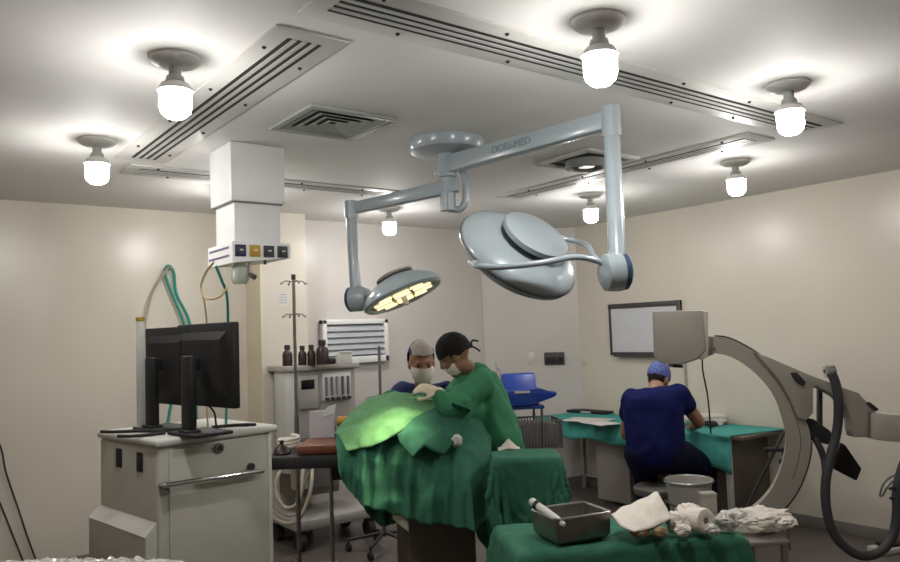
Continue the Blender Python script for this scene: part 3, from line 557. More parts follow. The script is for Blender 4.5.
# ------------------------------------------------------------------ things on the walls
wa = onX(609.5, 304.5, XR); wb = onX(612, 355, XR); wc = onX(682, 304, XR)
y0, y1, z0, z1 = wc.y, wa.y, wb.z, wa.z
t = thing('whiteboard', (XR, (y0+y1)/2, (z0+z1)/2), 'whiteboard with dark frame on the right wall, partly behind the grey box', 'whiteboard')
part('board_surface', B().box((XR-.012, y0+.01, z0+.01), (XR-.001, y1-.01, z1-.01)), 'board', t)
part('board_frame', B().box((XR-.03, y0, z1-.045), (XR-.001, y1, z1), bev=.004).box((XR-.025, y0, z0), (XR-.001, y1, z0+.03), bev=.004)
     .box((XR-.025, y1-.022, z0), (XR-.001, y1, z1), bev=.004).box((XR-.035, y0, z0), (XR-.001, y0+.04, z1), bev=.004), 'boardframe', t)
part('marker_tray', B().box((XR-.07, y0+.1, z0-.012), (XR-.001, y1-.08, z0+.004), bev=.004), 'boardframe', t)
sp = cA.lerp(V((XR, cB.y, 0)), .72); dd = V((XR-YL*0, 0, 0))
cd = (V((XR, cB.y, 0))-V((cA.x, YL, 0))).normalized(); cn = V((cd.y, -cd.x, 0)); cn = -cn if cn.dot(V((0, 0, 0))-V((cA.x, YL, 0))) < 0 else cn
def on_corner(x, y):
    d_ = ray(x, y); p0 = V((cA.x, YL, 0)); k = (p0-CAM).dot(cn)/d_.dot(cn); return CAM + d_*k
q0 = on_corner(544, 352.5); q1 = on_corner(564.5, 364)
cm = (q0+q1)/2; wdt = (V((q1.x, q1.y, 0))-V((q0.x, q0.y, 0))).length/2; hgt = abs(q1.z-q0.z)/2
mC = frame(cm, cd, -cn, ZA)
t = thing('black_switch_panel', cm, 'small black rectangular switch panel on the corner wall above the blue bin', 'switch panel')
part('panel_plate', B().box((-wdt, -.03, -hgt), (wdt, 0, hgt), mC, bev=.004), 'charcoal', t)
for k in range(3): part('switch', B().box((-wdt+.02+k*wdt*.6, -.036, -hgt*.5), (-wdt+.02+k*wdt*.6+wdt*.42, -.029, hgt*.5), mC, bev=.002), 'darkbrown', t)
for (px, py, lab) in ((531, 358, 'small cream socket plate left of the black switch panel'), (585, 359, 'small cream socket plate right of the black switch panel')):
    q = on_corner(px, py) if px < 577 else onX(px, py, XR)
    mq = frame(q, cd, -cn, ZA) if px < 577 else frame(q, V((0, -1, 0)), V((1, 0, 0)), ZA)
    t = thing('socket_plate', q, lab, 'wall socket')
    part('plate', B().box((-.035, -.012, -.055), (.035, 0, .055), mq, bev=.004), 'wall', t)
    part('socket_face', B().box((-.018, -.016, -.025), (.018, -.011, .025), mq, bev=.003), 'offwhite', t)
a0 = onY(321, 320, YL-.06); a1 = onY(388, 361, YL-.06)
yA = YL-.02
t = thing('window_air_conditioner', ((a0.x+a1.x)/2, yA, (a0.z+a1.z)/2), 'white wall air conditioner with grey louvres on the back wall', 'air conditioner')
b = B(); f = .045
b.box((a0.x, yA-.07, a1.z), (a1.x, yA, a1.z+.06), bev=.008).box((a0.x, yA-.07, a0.z-f), (a1.x, yA, a0.z), bev=.008).box((a0.x, yA-.07, a1.z), (a0.x+f, yA, a0.z), bev=.008).box((a1.x-f, yA-.07, a1.z), (a1.x, yA, a0.z), bev=.008)
part('outer_frame', b, 'white', t)
part('grille_back', B().box((a0.x+.02, yA-.03, a1.z+.02), (a1.x-.02, yA-.005, a0.z-.02)), 'louvershade', t)
for k in range(5):
    zc = a0.z-f-.035 - k*(a0.z-a1.z-.06-f-.02)/5
    part('louver', B().hexa([V((a0.x+f, yA-.062, zc-.025)), V((a1.x-f, yA-.062, zc-.025)), V((a1.x-f, yA-.056, zc-.027)), V((a0.x+f, yA-.056, zc-.027)), V((a0.x+f, yA-.038, zc+.025)), V((a1.x-f, yA-.038, zc+.025)), V((a1.x-f, yA-.032, zc+.022)), V((a0.x+f, yA-.032, zc+.022))]), 'louver', t, smooth=False)
cp = onX(685.5, 365, XR); cb = onX(685.5, 420, XR)
solo('wall_conduit', B().cyl((XR-.012, cp.y, .76), (XR-.012, cp.y, cp.z+.3), .012), 'machine', 'grey vertical conduit on the right wall behind the grey box', 'conduit')

# ------------------------------------------------------------------ monitor cart
CA = math.radians(9); C0 = V((1.01, 3.55, 0)); K = yawM(C0, CA)
CW, CD, CT = .585, .64, 1.17
t = thing('monitor_cart', K @ V((CW/2, CD/2, 0)), 'grey green wheeled cart with pale worktop carrying two black monitors', 'cart')
cart = part('cabinet', B().box((0, 0, .12), (CW, CD, CT-.035), K, bev=.018, seg=3), 'cart', t)
part('worktop', B().box((-.012, -.018, CT-.036), (CW+.045, CD+.01, CT), K, bev=.014, seg=3), 'carttop', t)
part('door_panel', B().box((.055, -.007, .16), (CW-.03, .006, CT-.055), K, bev=.004), 'cart', t)
part('side_panel', B().box((CW-.012, -.004, .13), (CW+.012, CD, CT-.04), K, bev=.006), 'carttop', t)
lb = B().prism([K @ V((-.0, -.0, .80)), K @ V((-.055, -.0, .747)), K @ V((-.055, 0, .12)), K @ V((0, 0, .12))], (K.to_3x3() @ V((0, CD, 0))), bev=.006)
part('lower_housing', lb, 'cart', t)
part('bevel_strip', B().prism([K @ V((-.002, .004, .803)), K @ V((-.057, .004, .750)), K @ V((-.055, .004, .744)), K @ V((0, .004, .797))], (K.to_3x3() @ V((0, CD-.008, 0)))), 'offwhite', t, 'pale bevelled strip')
part('side_socket', B().box((-.006, .14, 1.01), (.004, .20, 1.10), K, bev=.003), 'black', t)
part('side_socket', B().box((-.006, .37, 1.01), (.004, .43, 1.10), K, bev=.003), 'black', t)
def kz(px, py, yl=0.0):   # point on the cart's front plane
    n_ = K.to_3x3() @ V((0, 1, 0)); p0 = K @ V((0, yl, 0)); d_ = ray(px, py); return CAM + d_*((p0-CAM).dot(n_)/d_.dot(n_))
r0, r1 = kz(165, 485.5, -.05), kz(262, 471, -.05)
hnd = part('handle_rail', B().cyl(r0, r1, .0135, seg=14).cyl(r0, r0 + K.to_3x3() @ V((0, .05, 0)), .009).cyl(r1, r1 + K.to_3x3() @ V((0, .05, 0)), .009).ball(r0, .0135).ball(r1, .0135), 'chrome', t, 'chrome handle rail')
for q in (kz(165, 485.5, -.006), kz(250, 466.5, -.006)):
    part('rail_mount', B().cyl(q, q + K.to_3x3() @ V((0, -.018, 0)), .018, seg=20), 'charcoal', hnd)
q = kz(218.5, 448, -.006)
lk = part('round_lock', B().cyl(q, q + K.to_3x3() @ V((0, -.012, 0)), .024, seg=24), 'dullsteel', t)
part('keyhole', B().cyl(q + K.to_3x3() @ V((0, -.011, 0)), q + K.to_3x3() @ V((0, -.016, 0)), .013, seg=20), 'charcoal', lk)
for (x, y) in ((.03, .06), (CW-.06, .06), (.03, CD-.06), (CW-.06, CD-.06)):
    c_ = part('castor', B().cyl(K @ V((x-.02, y, .05)), K @ V((x+.02, y, .05)), .05, seg=20).box((x-.03, y-.03, .09), (x+.03, y+.03, .125), K), 'castor', t)
pt = at(136, 317, 3.78); pb_ = V((pt.x, pt.y, CT-.01)); pt2 = at(141, 424, 3.78)
pole = part('pole', B().box((-.016, -.016, CT-.02), (.016, .016, pt.z-.02), yawM(V((pt2.x, pt2.y, 0)), CA), bev=.003), 'carttop', t)
part('pole_cap', B().box((-.017, -.017, pt.z-.022), (.017, .017, pt.z), yawM(V((pt2.x, pt2.y, 0)), CA), bev=.003), 'mustard', pole)

# ------------------------------------------------------------------ monitors
def monitor(pl_, pr_, zt, zb, label):
    D = V((pr_.x-pl_.x, pr_.y-pl_.y, 0)); W_ = D.length; D.normalize()
    n_ = V((D.y, -D.x, 0)); n_ = -n_ if n_.dot(CAM-pl_) < 0 else n_         # back side, towards us
    ctr = V(((pl_.x+pr_.x)/2, (pl_.y+pr_.y)/2, 0)); nb = ctr + n_*.12
    t = thing('monitor', (nb.x, nb.y, CT), label, 'monitor', 'pair of monitors on the cart')
    m = frame(ctr, D, n_, ZA); hz = zt-zb
    pn = part('panel', B().box((-W_/2, -.018, zb), (W_/2, .018, zt), m, bev=.008), 'black', t)
    part('screen', B().box((-W_/2+.02, -.0195, zb+.03), (W_/2-.02, -.0175, zt-.02), m), 'screen', pn)
    b = B()
    for k, (x_, y_) in enumerate(((.40, .018), (.34, .048))):
        pass
    lo = [(-W_*.40, .017, zb+hz*.10), (W_*.40, .017, zb+hz*.10), (W_*.40, .017, zt-hz*.10), (-W_*.40, .017, zt-hz*.10)]
    hi = [(-W_*.34, .036, zb+hz*.2), (W_*.34, .036, zb+hz*.2), (W_*.34, .036, zt-hz*.2), (-W_*.34, .036, zt-hz*.2)]
    b.hexa([m @ V(p) for p in lo] + [m @ V(p) for p in hi])
    part('rear_housing', b, 'black', pn, ang=20)
    vb = B()
    for k in range(9): vb.box((-W_*.2+k*W_*.05, .035, zb+hz*.66), (-W_*.2+k*W_*.05+.007, .0372, zb+hz*.76), m)
    part('rear_vents', vb, 'blackm', pn)
    part('neck', B().box((-.042, .075, CT+.02), (.042, .115, zt-hz*.38), m, bev=.01).box((-.03, .05, zb+hz*.45), (.03, .08, zb+hz*.6), m, bev=.004), 'black', t)
    part('base', B().box((-.13, -.06, CT+.001), (.13, .14, CT+.018), m, bev=.007).box((-.05, .06, CT+.012), (.05, .13, CT+.03), m, bev=.008), 'black', t)
    return t
zt = at(236, 321.5, 3.42).z; zb = at(230.5, 408, 3.44).z
R_l, R_r = at(180, 325, 3.78), at(236, 321.5, 3.42)
monitor(R_l, R_r, zt, zb, 'right black monitor seen from behind, nearer one on the cart')
dR = R_r-R_l; L_l = at(148, 329, 4.02); L_r = L_l + dR*.93
monitor(L_l, L_r, zt-.008, zb-.005, 'left black monitor seen from behind, beside the pale pole')
for pts, lab in (([at(101, 433, 3.72), at(110, 430, 3.7), at(122, 427, 3.7), at(140, 425, 3.7), at(160, 424, 3.66)], 'black cord trailing over the left end of the cart top'),
                 ([at(118, 437, 3.52), at(130, 434, 3.5), at(145, 431, 3.52), at(165, 428, 3.58)], 'black cord coming forward beside the pale pole on the cart'),
                 ([at(212, 420, 3.75), at(232, 419, 3.8), at(246, 419, 3.8)], 'black cord with plug at the right of the monitor base')):
    pp = [V((p.x, p.y, CT+.009)) for p in pts]
    b = B().tube(pp, .008, 7, smooth=6)
    if 'plug' in lab: b.cyl(pp[-1]-(pp[-1]-pp[-2]).normalized()*.01, pp[-1]+(pp[-1]-pp[-2]).normalized()*.05, .009, .007)
    solo('power_cord', b, 'blackm', lab, 'cord')
solo('monitor_cable', B().tube([at(205, 402, 3.55), at(214, 412, 3.55), at(216, 424, 3.6), V((at(218, 426, 3.6).x, at(218, 426, 3.6).y, CT+.006))], .005, 6, smooth=6), 'blackm', 'thin black cable hanging below the right monitor', 'cable')
q = kz(247, 409, .35); 

# ------------------------------------------------------------------ anaesthesia machine (square to the back wall)
A = at(288, 372, 5.92); mw = .60; ax, ay, az = A.x, A.y, A.z
t = thing('anaesthesia_machine', (ax+mw/2, ay+.14, 0), 'grey anaesthesia machine with dark display standing by the back wall', 'medical machine')
part('top_shelf', B().box((ax-.045, ay-.03, az), (ax+mw+.03, ay+.3, az+.045), bev=.008), 'machine', t)
body = part('body', B().box((ax, ay, .80), (ax+mw, ay+.29, az+.002), bev=.01), 'machine', t)
part('side_column', B().box((ax-.03, ay-.01, .55), (ax+.07, ay+.2, az+.001), bev=.01), 'carttop', t)
part('display_panel', B().box((ax+.085, ay-.02, az-.30), (ax+.25, ay+.004, az-.04), bev=.006), 'machine', t)
part('display', B().box((ax+.10, ay-.024, az-.145), (ax+.215, ay-.018, az-.07), bev=.002), 'screen', t)
fp = part('flowmeter_panel', B().box((ax+.29, ay-.02, az-.25), (ax+.55, ay+.004, az-.03), bev=.006), 'offwhite', t)
for k in range(5):
    part('flow_tube', B().cyl((ax+.32+k*.05, ay-.025, az-.21), (ax+.32+k*.05, ay-.025, az-.06), .011, seg=12), 'louvershade' if k != 2 else 'machine', fp)
    part('flow_knob', B().cyl((ax+.32+k*.05, ay-.05, az-.235), (ax+.32+k*.05, ay-.018, az-.235), .013, seg=14), 'charcoal', fp)
part('work_surface', B().box((ax-.02, ay-.13, .80), (ax+mw+.02, ay+.1, .835), bev=.008), 'machinedark', t)
part('drawer_unit', B().box((ax+.02, ay-.02, .36), (ax+.42, ay+.25, .80), bev=.01), 'pedestal', t)
for k in range(2): part('drawer', B().box((ax+.04, ay-.032, .42+k*.19), (ax+.40, ay-.018, .59+k*.19), bev=.005), 'machinedark', t)
part('absorber', B().lathe([(0, .45), (.06, .45), (.065, .48), (.065, .66), (.07, .67), (.07, .72), (0, .72)], Matrix.Translation(V((ax+.03, ay-.1, 0))), 24).box((ax, ay-.15, .62), (ax+.06, ay-.02, .8), bev=.005), 'machine', t)
part('base_platform', B().box((ax-.06, ay-.22, .15), (ax+mw+.06, ay+.3, .23), bev=.02), 'machine', t)
for (x, y) in ((0, -.16), (mw, -.16), (0, .24), (mw, .24)):
    part('castor', B().cyl((ax+x-.025, ay+y, .065), (ax+x+.025, ay+y, .065), .065, seg=20).box((ax+x-.03, ay+y-.03, .1), (ax+x+.03, ay+y+.03, .155)), 'castor', t)
TZ = az+.045
def bottle(px, w_, h_, r_, lab, kind=0):
    p = at(px, 362, w_); m = Matrix.Translation(V((p.x, p.y, TZ+.0005)))
    t = thing('brown_bottle', (p.x, p.y, TZ), lab, 'bottle', 'dark brown bottles on the grey machine')
    part('bottle_body', B().lathe([(0, 0), (r_, 0), (r_, h_*.55), (r_*.85, h_*.66), (r_*.5, h_*.74), (r_*.45, h_*.8), (0, h_*.8)], m, 20), 'darkbrown', t)
    part('cap', B().lathe([(0, h_*.79), (r_*.6, h_*.79), (r_*.6, h_*.97), (r_*.5, h_), (0, h_)], m, 16), 'blackm', t)
bottle(287.5, 6.0, .165, .040, 'squat dark brown bottle left of the pole, leftmost on the machine')
bottle(302.5, 6.02, .155, .034, 'dark brown bottle just right of the pole on the machine top')
bottle(311.5, 6.02, .16, .034, 'dark brown bottle in the middle of the row on the machine')
bottle(322.5, 6.0, .195, .050, 'tallest dark brown bottle, rightmost of the row on the machine')
p = at(331, 363, 6.02)
solo('black_pouch', B().box((p.x-.035, p.y-.03, TZ+.0005), (p.x+.04, p.y+.03, TZ+.05), bev=.015), 'blackm', 'small black pouch right of the tallest brown bottle', 'pouch')
p = at(344, 362, 6.02)
t = thing('white_carton', (p.x, p.y, TZ), 'small white carton at the right end of the machine top', 'carton')
part('carton_body', B().box((p.x-.055, p.y-.04, TZ+.0005), (p.x+.055, p.y+.04, TZ+.085), bev=.004), 'paper', t)
part('carton_flap', B().box((p.x-.05, p.y-.045, TZ+.085), (p.x+.05, p.y+.0, TZ+.1), bev=.003), 'offwhite', t)

# breathing hoses hanging in front of the machine
def corr(pts, r, amp=.12, n=14):
    L = spline(pts, n); m = len(L)
    return B().tube(L, lambda u: r*(1+amp*math.sin(u*m*PI*.9)), 8)
hb = V((ax+.03, ay-.12, .7))
solo('breathing_hose', corr([hb+V((-.03, -.05, 0)), at(272, 470, 5.5), at(264, 495, 5.35), at(275, 519, 5.3), at(295, 522, 5.3), at(308, 500, 5.35), at(312, 470, 5.5), hb+V((.04, -.03, .05))], .015), 'creamhose', 'outer cream corrugated breathing hose looping low in front of the machine', 'hose')
solo('breathing_hose', corr([hb+V((-.01, -.06, .02)), at(281, 470, 5.45), at(276, 492, 5.35), at(286, 508, 5.3), at(299, 500, 5.35), at(303, 470, 5.5), hb+V((.05, -.04, .07))], .013), 'creamhose', 'inner cream corrugated breathing hose in the smaller loop', 'hose')
solo('thin_tubing', B().tube([at(317, 447, 5.35), at(310, 470, 5.35), at(303, 490, 5.36), at(299, 512, 5.37), at(285, 515, 5.38), at(270, 500, 5.4), at(268, 470, 5.45), at(274, 430, 5.5)], .007, 7, smooth=8), 'creamhose', 'thin pale tubing crossing the breathing hoses', 'tubing')

# ------------------------------------------------------------------ drip stands
def drip_stand(px, ptop, w_, label, hooks=True):
    fm_ = 'dullsteel' if hooks else 'charcoal'
    p = at(px, ptop, w_); x, y = p.x, p.y
    t = thing('drip_stand', (x, y, 0), label, 'drip stand')
    part('pole', B().cyl((x, y, .12), (x, y, p.z), .011, seg=12), 'dullsteel', t)
    part('lower_tube', B().cyl((x, y, .1), (x, y, 1.1), .015, seg=12), 'dullsteel', t)
    if hooks:
        for hz_, rr in ((p.z-.02, .085), (p.z-.24, .075)):
            for k in range(4):
                a = k*PI/2 + .6 - YAW; c_, s_ = math.cos(a), math.sin(a)
                part('hook', B().tube([V((x, y, hz_)), V((x+c_*rr*.7, y+s_*rr*.7, hz_+.006)), V((x+c_*rr, y+s_*rr, hz_-.015)), V((x+c_*rr*1.12, y+s_*rr*1.12, hz_-.005))], .004, 6, smooth=5), 'dullsteel', t)
        part('top_knob', B().cyl((x, y, p.z-.005), (x, y, p.z+.03), .015), 'charcoal', t)
    for k in range(5):
        a = k*2*PI/5; q = V((x+math.cos(a)*.27, y+math.sin(a)*.27, .085))
        lg = part('foot', B().cyl((x, y, .13), q, .014, .011, 10), fm_, t)
        part('castor', B().cyl(q+V((-.012, 0, -.055)), q+V((.012, 0, -.055)), .03, seg=14).cyl(q+V((0, 0, -.05)), q, .007), 'castor', lg)
    return t, p
drip_stand(293.5, 279, 5.05, 'tall drip stand with wire hooks in front of the pillar')
drip_stand(379, 346, 5.75, 'thin second drip stand showing between the machine and the masked assistant', hooks=False)
p = at(283, 300, 5.85)
t = thing('wall_notice', (p.x, YL-.3, p.z), 'faint small notice on the pillar left of the drip stand', 'notice')
q0 = onY(278, 293, YL-.3); q1 = onY(288.5, 306, YL-.3)
part('sheet', B().box((q0.x, YL-.303, q1.z), (q1.x, YL-.3005, q0.z)), 'paper', t)
b = B()
for k in range(4): b.box((q0.x+.01, YL-.3045, q0.z-.02-k*.022), (q1.x-.012, YL-.3028, q0.z-.008-k*.022))
part('notice_bands', b, 'louver', t)

# ------------------------------------------------------------------ operating table
TW = 4.40
t = thing('operating_table', sw(-.1, TW, 0), 'operating table with brown pad and black board end under green drapes', 'operating table')
def sbox(s0, s1, w0, w1, z0, z1, bev=.01):
    return B().box((s0, w0, z0), (s1, w1, z1), frame(V((0, 0, 0)), SD, WD, ZA), bev=bev)
part('table_board', sbox(-1.03, -.06, TW-.26, TW+.26, .895, .965, .016), 'blackm', t)
part('pad', sbox(-.87, -.06, TW-.24, TW+.24, .966, 1.02, .018), 'brownpad', t, 'brown vinyl pad')
part('pedestal_column', sbox(-.34, .08, TW-.2, TW+.2, .10, .92, .02), 'pedestal', t)
part('column_cover', sbox(-.27, .09, TW-.215, TW+.15, .12, .84, .01), 'cabinet', t)
part('base', sbox(-.55, .10, TW-.28, TW+.28, .03, .12, .03), 'pedestal', t)
part('support_leg', B().cyl(sw(-.69, TW-.2, .0), sw(-.69, TW-.2, .93), .011), 'dullsteel', t)
part('hinge_bracket', sbox(-.72, -.62, TW-.1, TW+.1, .80, .93, .01), 'black', t)
p = sw(-.775, TW+.08, 1.0205)
t = thing('paper_bag', p, 'pale lilac paper bag standing on the brown pad', 'bag')
q = frame(p, SD, WD, ZA)
part('bag_body', B().hexa([q @ V(v) for v in ((-.075, -.03, 0), (.072, -.03, 0), (.072, .03, 0), (-.075, .03, 0), (-.075, -.02, .15), (.07, -.015, .155), (.07, .015, .155), (-.075, .012, .15))]), 'lilacpaper', t, smooth=False)
part('bag_fold', B().hexa([q @ V(v) for v in ((0, -.024, .12), (.074, -.02, .13), (.074, .012, .13), (0, .012, .12), (.03, -.012, .175), (.08, -.008, .19), (.08, .004, .19), (.03, .004, .175))]), 'film', t, 'clear film fold')
p = sw(-.635, TW+.1, 1.0205)
solo('dark_blue_wedge', B().box((-.05, -.05, 0), (.06, .06, .055), frame(p, SD, WD, ZA), bev=.012), 'navy', 'dark blue block under the amber bottle beside the lilac bag', 'block')
t = thing('amber_bottle', p+V((0, 0, .056)), 'amber bottle lying on the dark blue block', 'bottle')
m = basis(p + SD*-.06 + V((0, 0, .085)), SD)
part('bottle_body', B().lathe([(0, 0), (.026, .003), (.029, .02), (.029, .10), (.014, .125), (0, .125)], m, 20), 'orange', t)
part('cap', B().lathe([(0, .122), (.015, .122), (.015, .15), (0, .15)], m, 16), 'mustard', t)
p = sw(-.955, TW-.02, .966)
solo('coiled_tubing', B().tube([p + SD*(.055*math.cos(a/12*2*PI)) + WD*(.07*math.sin(a/12*2*PI)) + V((0, 0, .012+.0016*a)) for a in range(40)], .011, 7), 'gauze', 'coil of white tubing on the black board end of the table', 'tubing')
solo('brown_mask', B().lathe([(.045, .0), (.05, .008), (.04, .03), (.02, .05), (.012, .055), (.012, .075), (0, .075)], Matrix.Translation(sw(-.965, TW-.16, .9655)), 20), 'darkbrown', 'dark brown breathing mask on the table end', 'mask')

# ------------------------------------------------------------------ drapes over the patient
def settled(data):
    nu, nv, q = data; co = [V((q[k]/1000, q[k+1]/1000, q[k+2]/1000)) for k in range(0, len(q), 3)]
    return B().grid([[co[i*(nv+1)+j] for j in range(nv+1)] for i in range(nu+1)])
def drape(name, data, mt_, lab, cat='drape', th=.004):
    b = settled(data)
    bmesh.ops.subdivide_edges(b.bm, edges=b.bm.edges[:], cuts=1, use_grid_fill=True, smooth=.8)
    o = solo(name, b, mt_, lab, cat, ang=180)
    return solid(o, th)
def cloth(rows, amp_top, amp_hang, fq, seed, out=None):
    """rows run along the table; each row runs from the far hem over the top to the near hem"""
    n = len(rows[0]); res = []
    for i, r in enumerate(rows):
        L = []
        for k, p in enumerate(r):
            dz = r[min(k+1, n-1)] - r[max(k-1, 0)]
            steep = min(1, abs(dz.z)/(dz.length+1e-6)); steep = max(0, (steep-.55)/.45)
            s_ = p.dot(SD)
            v = V((p.x*3.1, p.y*3.1, seed*3.7))
            w1 = s_*fq*.5 + 1.6*noise.noise(v) + seed + p.z*1.6; w2 = s_*fq*1.05 + seed*2 + 2.4*noise.noise(v*1.7) - p.z*2.6
            f1 = 1.5*(1-abs(math.sin(w1)))**1.6 - .5 + .7*(1-abs(math.sin(w2)))**1.5 + .25*math.sin(s_*fq*3.1 + 2*noise.noise(v*2))
            hang = max(0, min(1, (1.17-p.z)/.30))
            o = -WD*(f1*amp_hang*steep*hang)
            a = V((p.x*4.2, p.y*4.2, p.z*4.2+seed))
            rid = abs(noise.noise(a))*-1.0 + .3 + .5*noise.noise(a*2.3)*.6
            o += (ZA*(1-steep*.6) - WD*.5*steep)*((rid-.28)*amp_top)
            L.append(p + o)
        res.append(L)
    return res
ST = [[(345,470,4.76),(342,440,4.66),(337,431,4.38),(336,441,4.10),(337,455,4.02),(338,471,3.98)],
      [(360,500,4.76),(356,425,4.66),(350,415,4.42),(346,440,4.10),(345,462,4.00),(346,487,3.96)],
      [(378,524,4.76),(375,408,4.66),(368,404,4.42),(364,430,4.10),(363,465,3.98),(362,501,3.93)],
      [(398,520,4.76),(398,401,4.66),(395,396,4.42),(391,425,4.10),(390,470,3.97),(388,513,3.91)],
      [(425,510,4.76),(425,405,4.66),(424,402,4.42),(420,425,4.12),(418,470,3.96),(416,521,3.88)],
      [(448,500,4.70),(452,410,4.58),(450,407,4.42),(448,430,4.15),(446,475,3.95),(445,524,3.86)],
      [(472,490,4.56),(475,419,4.46),(474,421,4.34),(472,448,4.14),(470,482,3.95),(471,527,3.85)],
      [(490,490,4.46),(491,440,4.40),(491,447,4.30),(490,465,4.12),(488,490,3.97),(489,513,3.88)]]
rows = loft([[at(*p) for p in r] for r in ST], 20, 18)
o = solo('surgical_drape', B().grid(cloth(rows, .075, .062, 24, 1.3)), 'drape', 'large green drape hanging over the operating table and patient', 'drape', recalc=True, ang=180)
solid(o, .005)
DR = bpy.data.objects['surgical_drape']
from mathutils.bvhtree import BVHTree
_me = DR.data; BV = BVHTree.FromPolygons([v.co + DR.location for v in _me.vertices], [list(f.vertices) for f in _me.polygons])
def lift(p, gap, hug=.05):
    d_ = (p-CAM); L_ = d_.length; d_.normalize(); h_ = BV.ray_cast(CAM, d_)
    if h_[0] is None: return p
    k_ = h_[3]-gap
    return CAM + d_*max(min(L_, k_), k_-hug)
def patch(top, bot, bul, seed, n=16, m=14, amp=.014, gap=.012):
    rr = []
    for a, b_ in zip(top, bot):
        pa, pb2 = at(*a), at(*b_); mid = (pa+pb2)/2 + V((0, 0, bul)) - WD*bul*.6
        rr.append([pa, mid, pb2])
    g = []
    for a, b_ in zip(rr, rr[1:]):
        sa, sb_ = spline(a, m//2), spline(b_, m//2)
        for q in range(n//2): g.append([x_.lerp(y_, q/(n//2)) for x_, y_ in zip(sa, sb_)])
    g.append(spline(rr[-1], m//2)); out = []
    for r in g:
        L = []
        for k, p in enumerate(r):
            v = V((p.x*6, p.y*6, p.z*6+seed*5)); e = k/(len(r)-1)
            q_ = p + (ZA*.6-WD*.8)*((-abs(noise.noise(v))*1.2 + .35 + .4*noise.noise(v*2.1))*amp*(.6+.8*e)); L.append(lift(q_, gap + amp*.8*(1+noise.noise(v*1.3))*.5))
        out.append(L)
    return B().grid(out)
top = [(334,434,4.32),(351,413,4.46),(368,399,4.50),(395,391.5,4.50),(425,398,4.46),(449,404,4.42)]
bot = [(347,451,3.99),(357,449,3.98),(372,447,3.96),(392,435,3.98),(415,422,4.03),(447,409,4.2)]
o = solo('surgical_towel', patch(top, bot, .03, 2.0, n=24, m=20, amp=.026), 'towel', 'green towel with yellow lamp light in its colour, spread over the left shoulder of the drape', 'drape', ang=180); solid(o, .006)
top = [(397,437,3.93),(413,419,3.98),(436,407,4.06),(456,403,4.16),(472,408,4.18)]
bot = [(399,442,3.86),(413,459,3.80),(425,447,3.78),(444,456,3.78),(461,432,3.9)]
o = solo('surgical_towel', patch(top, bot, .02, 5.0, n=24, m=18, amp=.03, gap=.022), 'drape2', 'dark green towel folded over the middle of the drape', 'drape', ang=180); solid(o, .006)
top = [(366,399,4.62),(385,394,4.66),(405,393,4.68),(425,395,4.66),(440,399,4.62)]
bot = [(366,405,4.5),(385,400,4.5),(405,399,4.5),(425,402,4.5),(441,408,4.46)]
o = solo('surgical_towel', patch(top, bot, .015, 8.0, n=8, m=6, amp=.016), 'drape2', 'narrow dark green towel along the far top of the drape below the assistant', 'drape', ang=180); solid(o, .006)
def crumple(c, r, seed, amp=.35, sub=4, m=None, flat=None, fq=1.6):
    b = B().ball((0, 0, 0), 1, sub=sub)
    r = V(r)
    for v in b.bm.verts:
        n_ = v.co.normalized(); s_ = 1 + amp*(.6*noise.noise(n_*fq+V((seed, 0, 0))) - .8*abs(noise.noise(n_*fq*2.2+V((0, seed, 0)))) + .3*noise.noise(n_*fq*5))
        q_ = V((n_.x*r.x, n_.y*r.y, n_.z*r.z))*s_
        if flat is not None: q_.z = max(q_.z, -flat)
        v.co = (m @ q_ if m is not None else q_) + V(c)
    return b
solo('plastic_pouch', crumple(lift(at(457, 441, 3.92), .075, .0), (.035, .03, .035), 3.3), 'film', 'small crumpled bluish plastic pouch among the green drapes', 'pouch', ang=70)
o = solo('white_cloth_flap', B().grid(loft([[at(389, 496, 3.97), at(391, 508, 3.955), at(393, 519, 3.95)], [at(397, 498, 3.965), at(400, 513, 3.95), at(402, 527, 3.945)], [at(405, 500, 3.965), at(408, 517, 3.95), at(409, 532, 3.945)]], 5, 5)), 'gauze', 'small white cloth flap hanging below the drape in front of the pedestal', 'cloth', ang=180); solid(o, .005)

# ------------------------------------------------------------------ instrument table with its drape
p0 = at(522, 450, 3.9); iz = .955
t = thing('instrument_table', (p0.x, p0.y, 0), 'instrument table hidden under the pointed green drape right of the patient', 'table')
ic = (at(497, 455, 3.9)+at(553, 453, 3.9))/2; mi = frame(V((ic.x, ic.y, 0)), SD, WD, ZA)
part('tray_top', B().box((-.15, -.09, iz-.07), (.15, .12, iz-.045), mi, bev=.01), 'steel', t)
part('post', B().cyl(mi @ V((0, 0, .06)), mi @ V((0, 0, iz-.05)), .02), 'charcoal', t)
part('foot_frame', B().box((-.22, -.02, .05), (.22, .02, .09), mi, bev=.006).box((-.2, -.2, .05), (-.16, .2, .09), mi, bev=.006).box((.16, -.2, .05), (.2, .2, .09), mi, bev=.006), 'steel', t)
for x in (-.18, .18):
    for y in (-.18, .18): part('castor', B().cyl(mi @ V((x-.01, y, .027)), mi @ V((x+.01, y, .027)), .027, seg=14), 'castor', t)
drape('instrument_drape', instrument_cloth_millimetres, 'drape', 'green drape with hanging corner folds covering the instrument table')
o = solo('hanging_cloth', B().grid(loft([[at(488, 478, 3.835), at(487, 500, 3.82), at(490, 520, 3.80), at(496, 538, 3.80), at(500, 556, 3.80)], [at(494, 476, 3.81), at(493, 500, 3.78), at(499, 520, 3.75), at(504, 535, 3.75), at(507, 552, 3.77)], [at(500, 478, 3.82), at(501, 502, 3.79), at(507, 519, 3.78), at(508, 532, 3.78), at(512, 546, 3.79)]], 8, 8)), 'drape', 'narrow green cloth tail hanging below the instrument drape\'s left corner', 'drape', ang=180); solid(o, .005)
gz = onz(509, 450, iz)
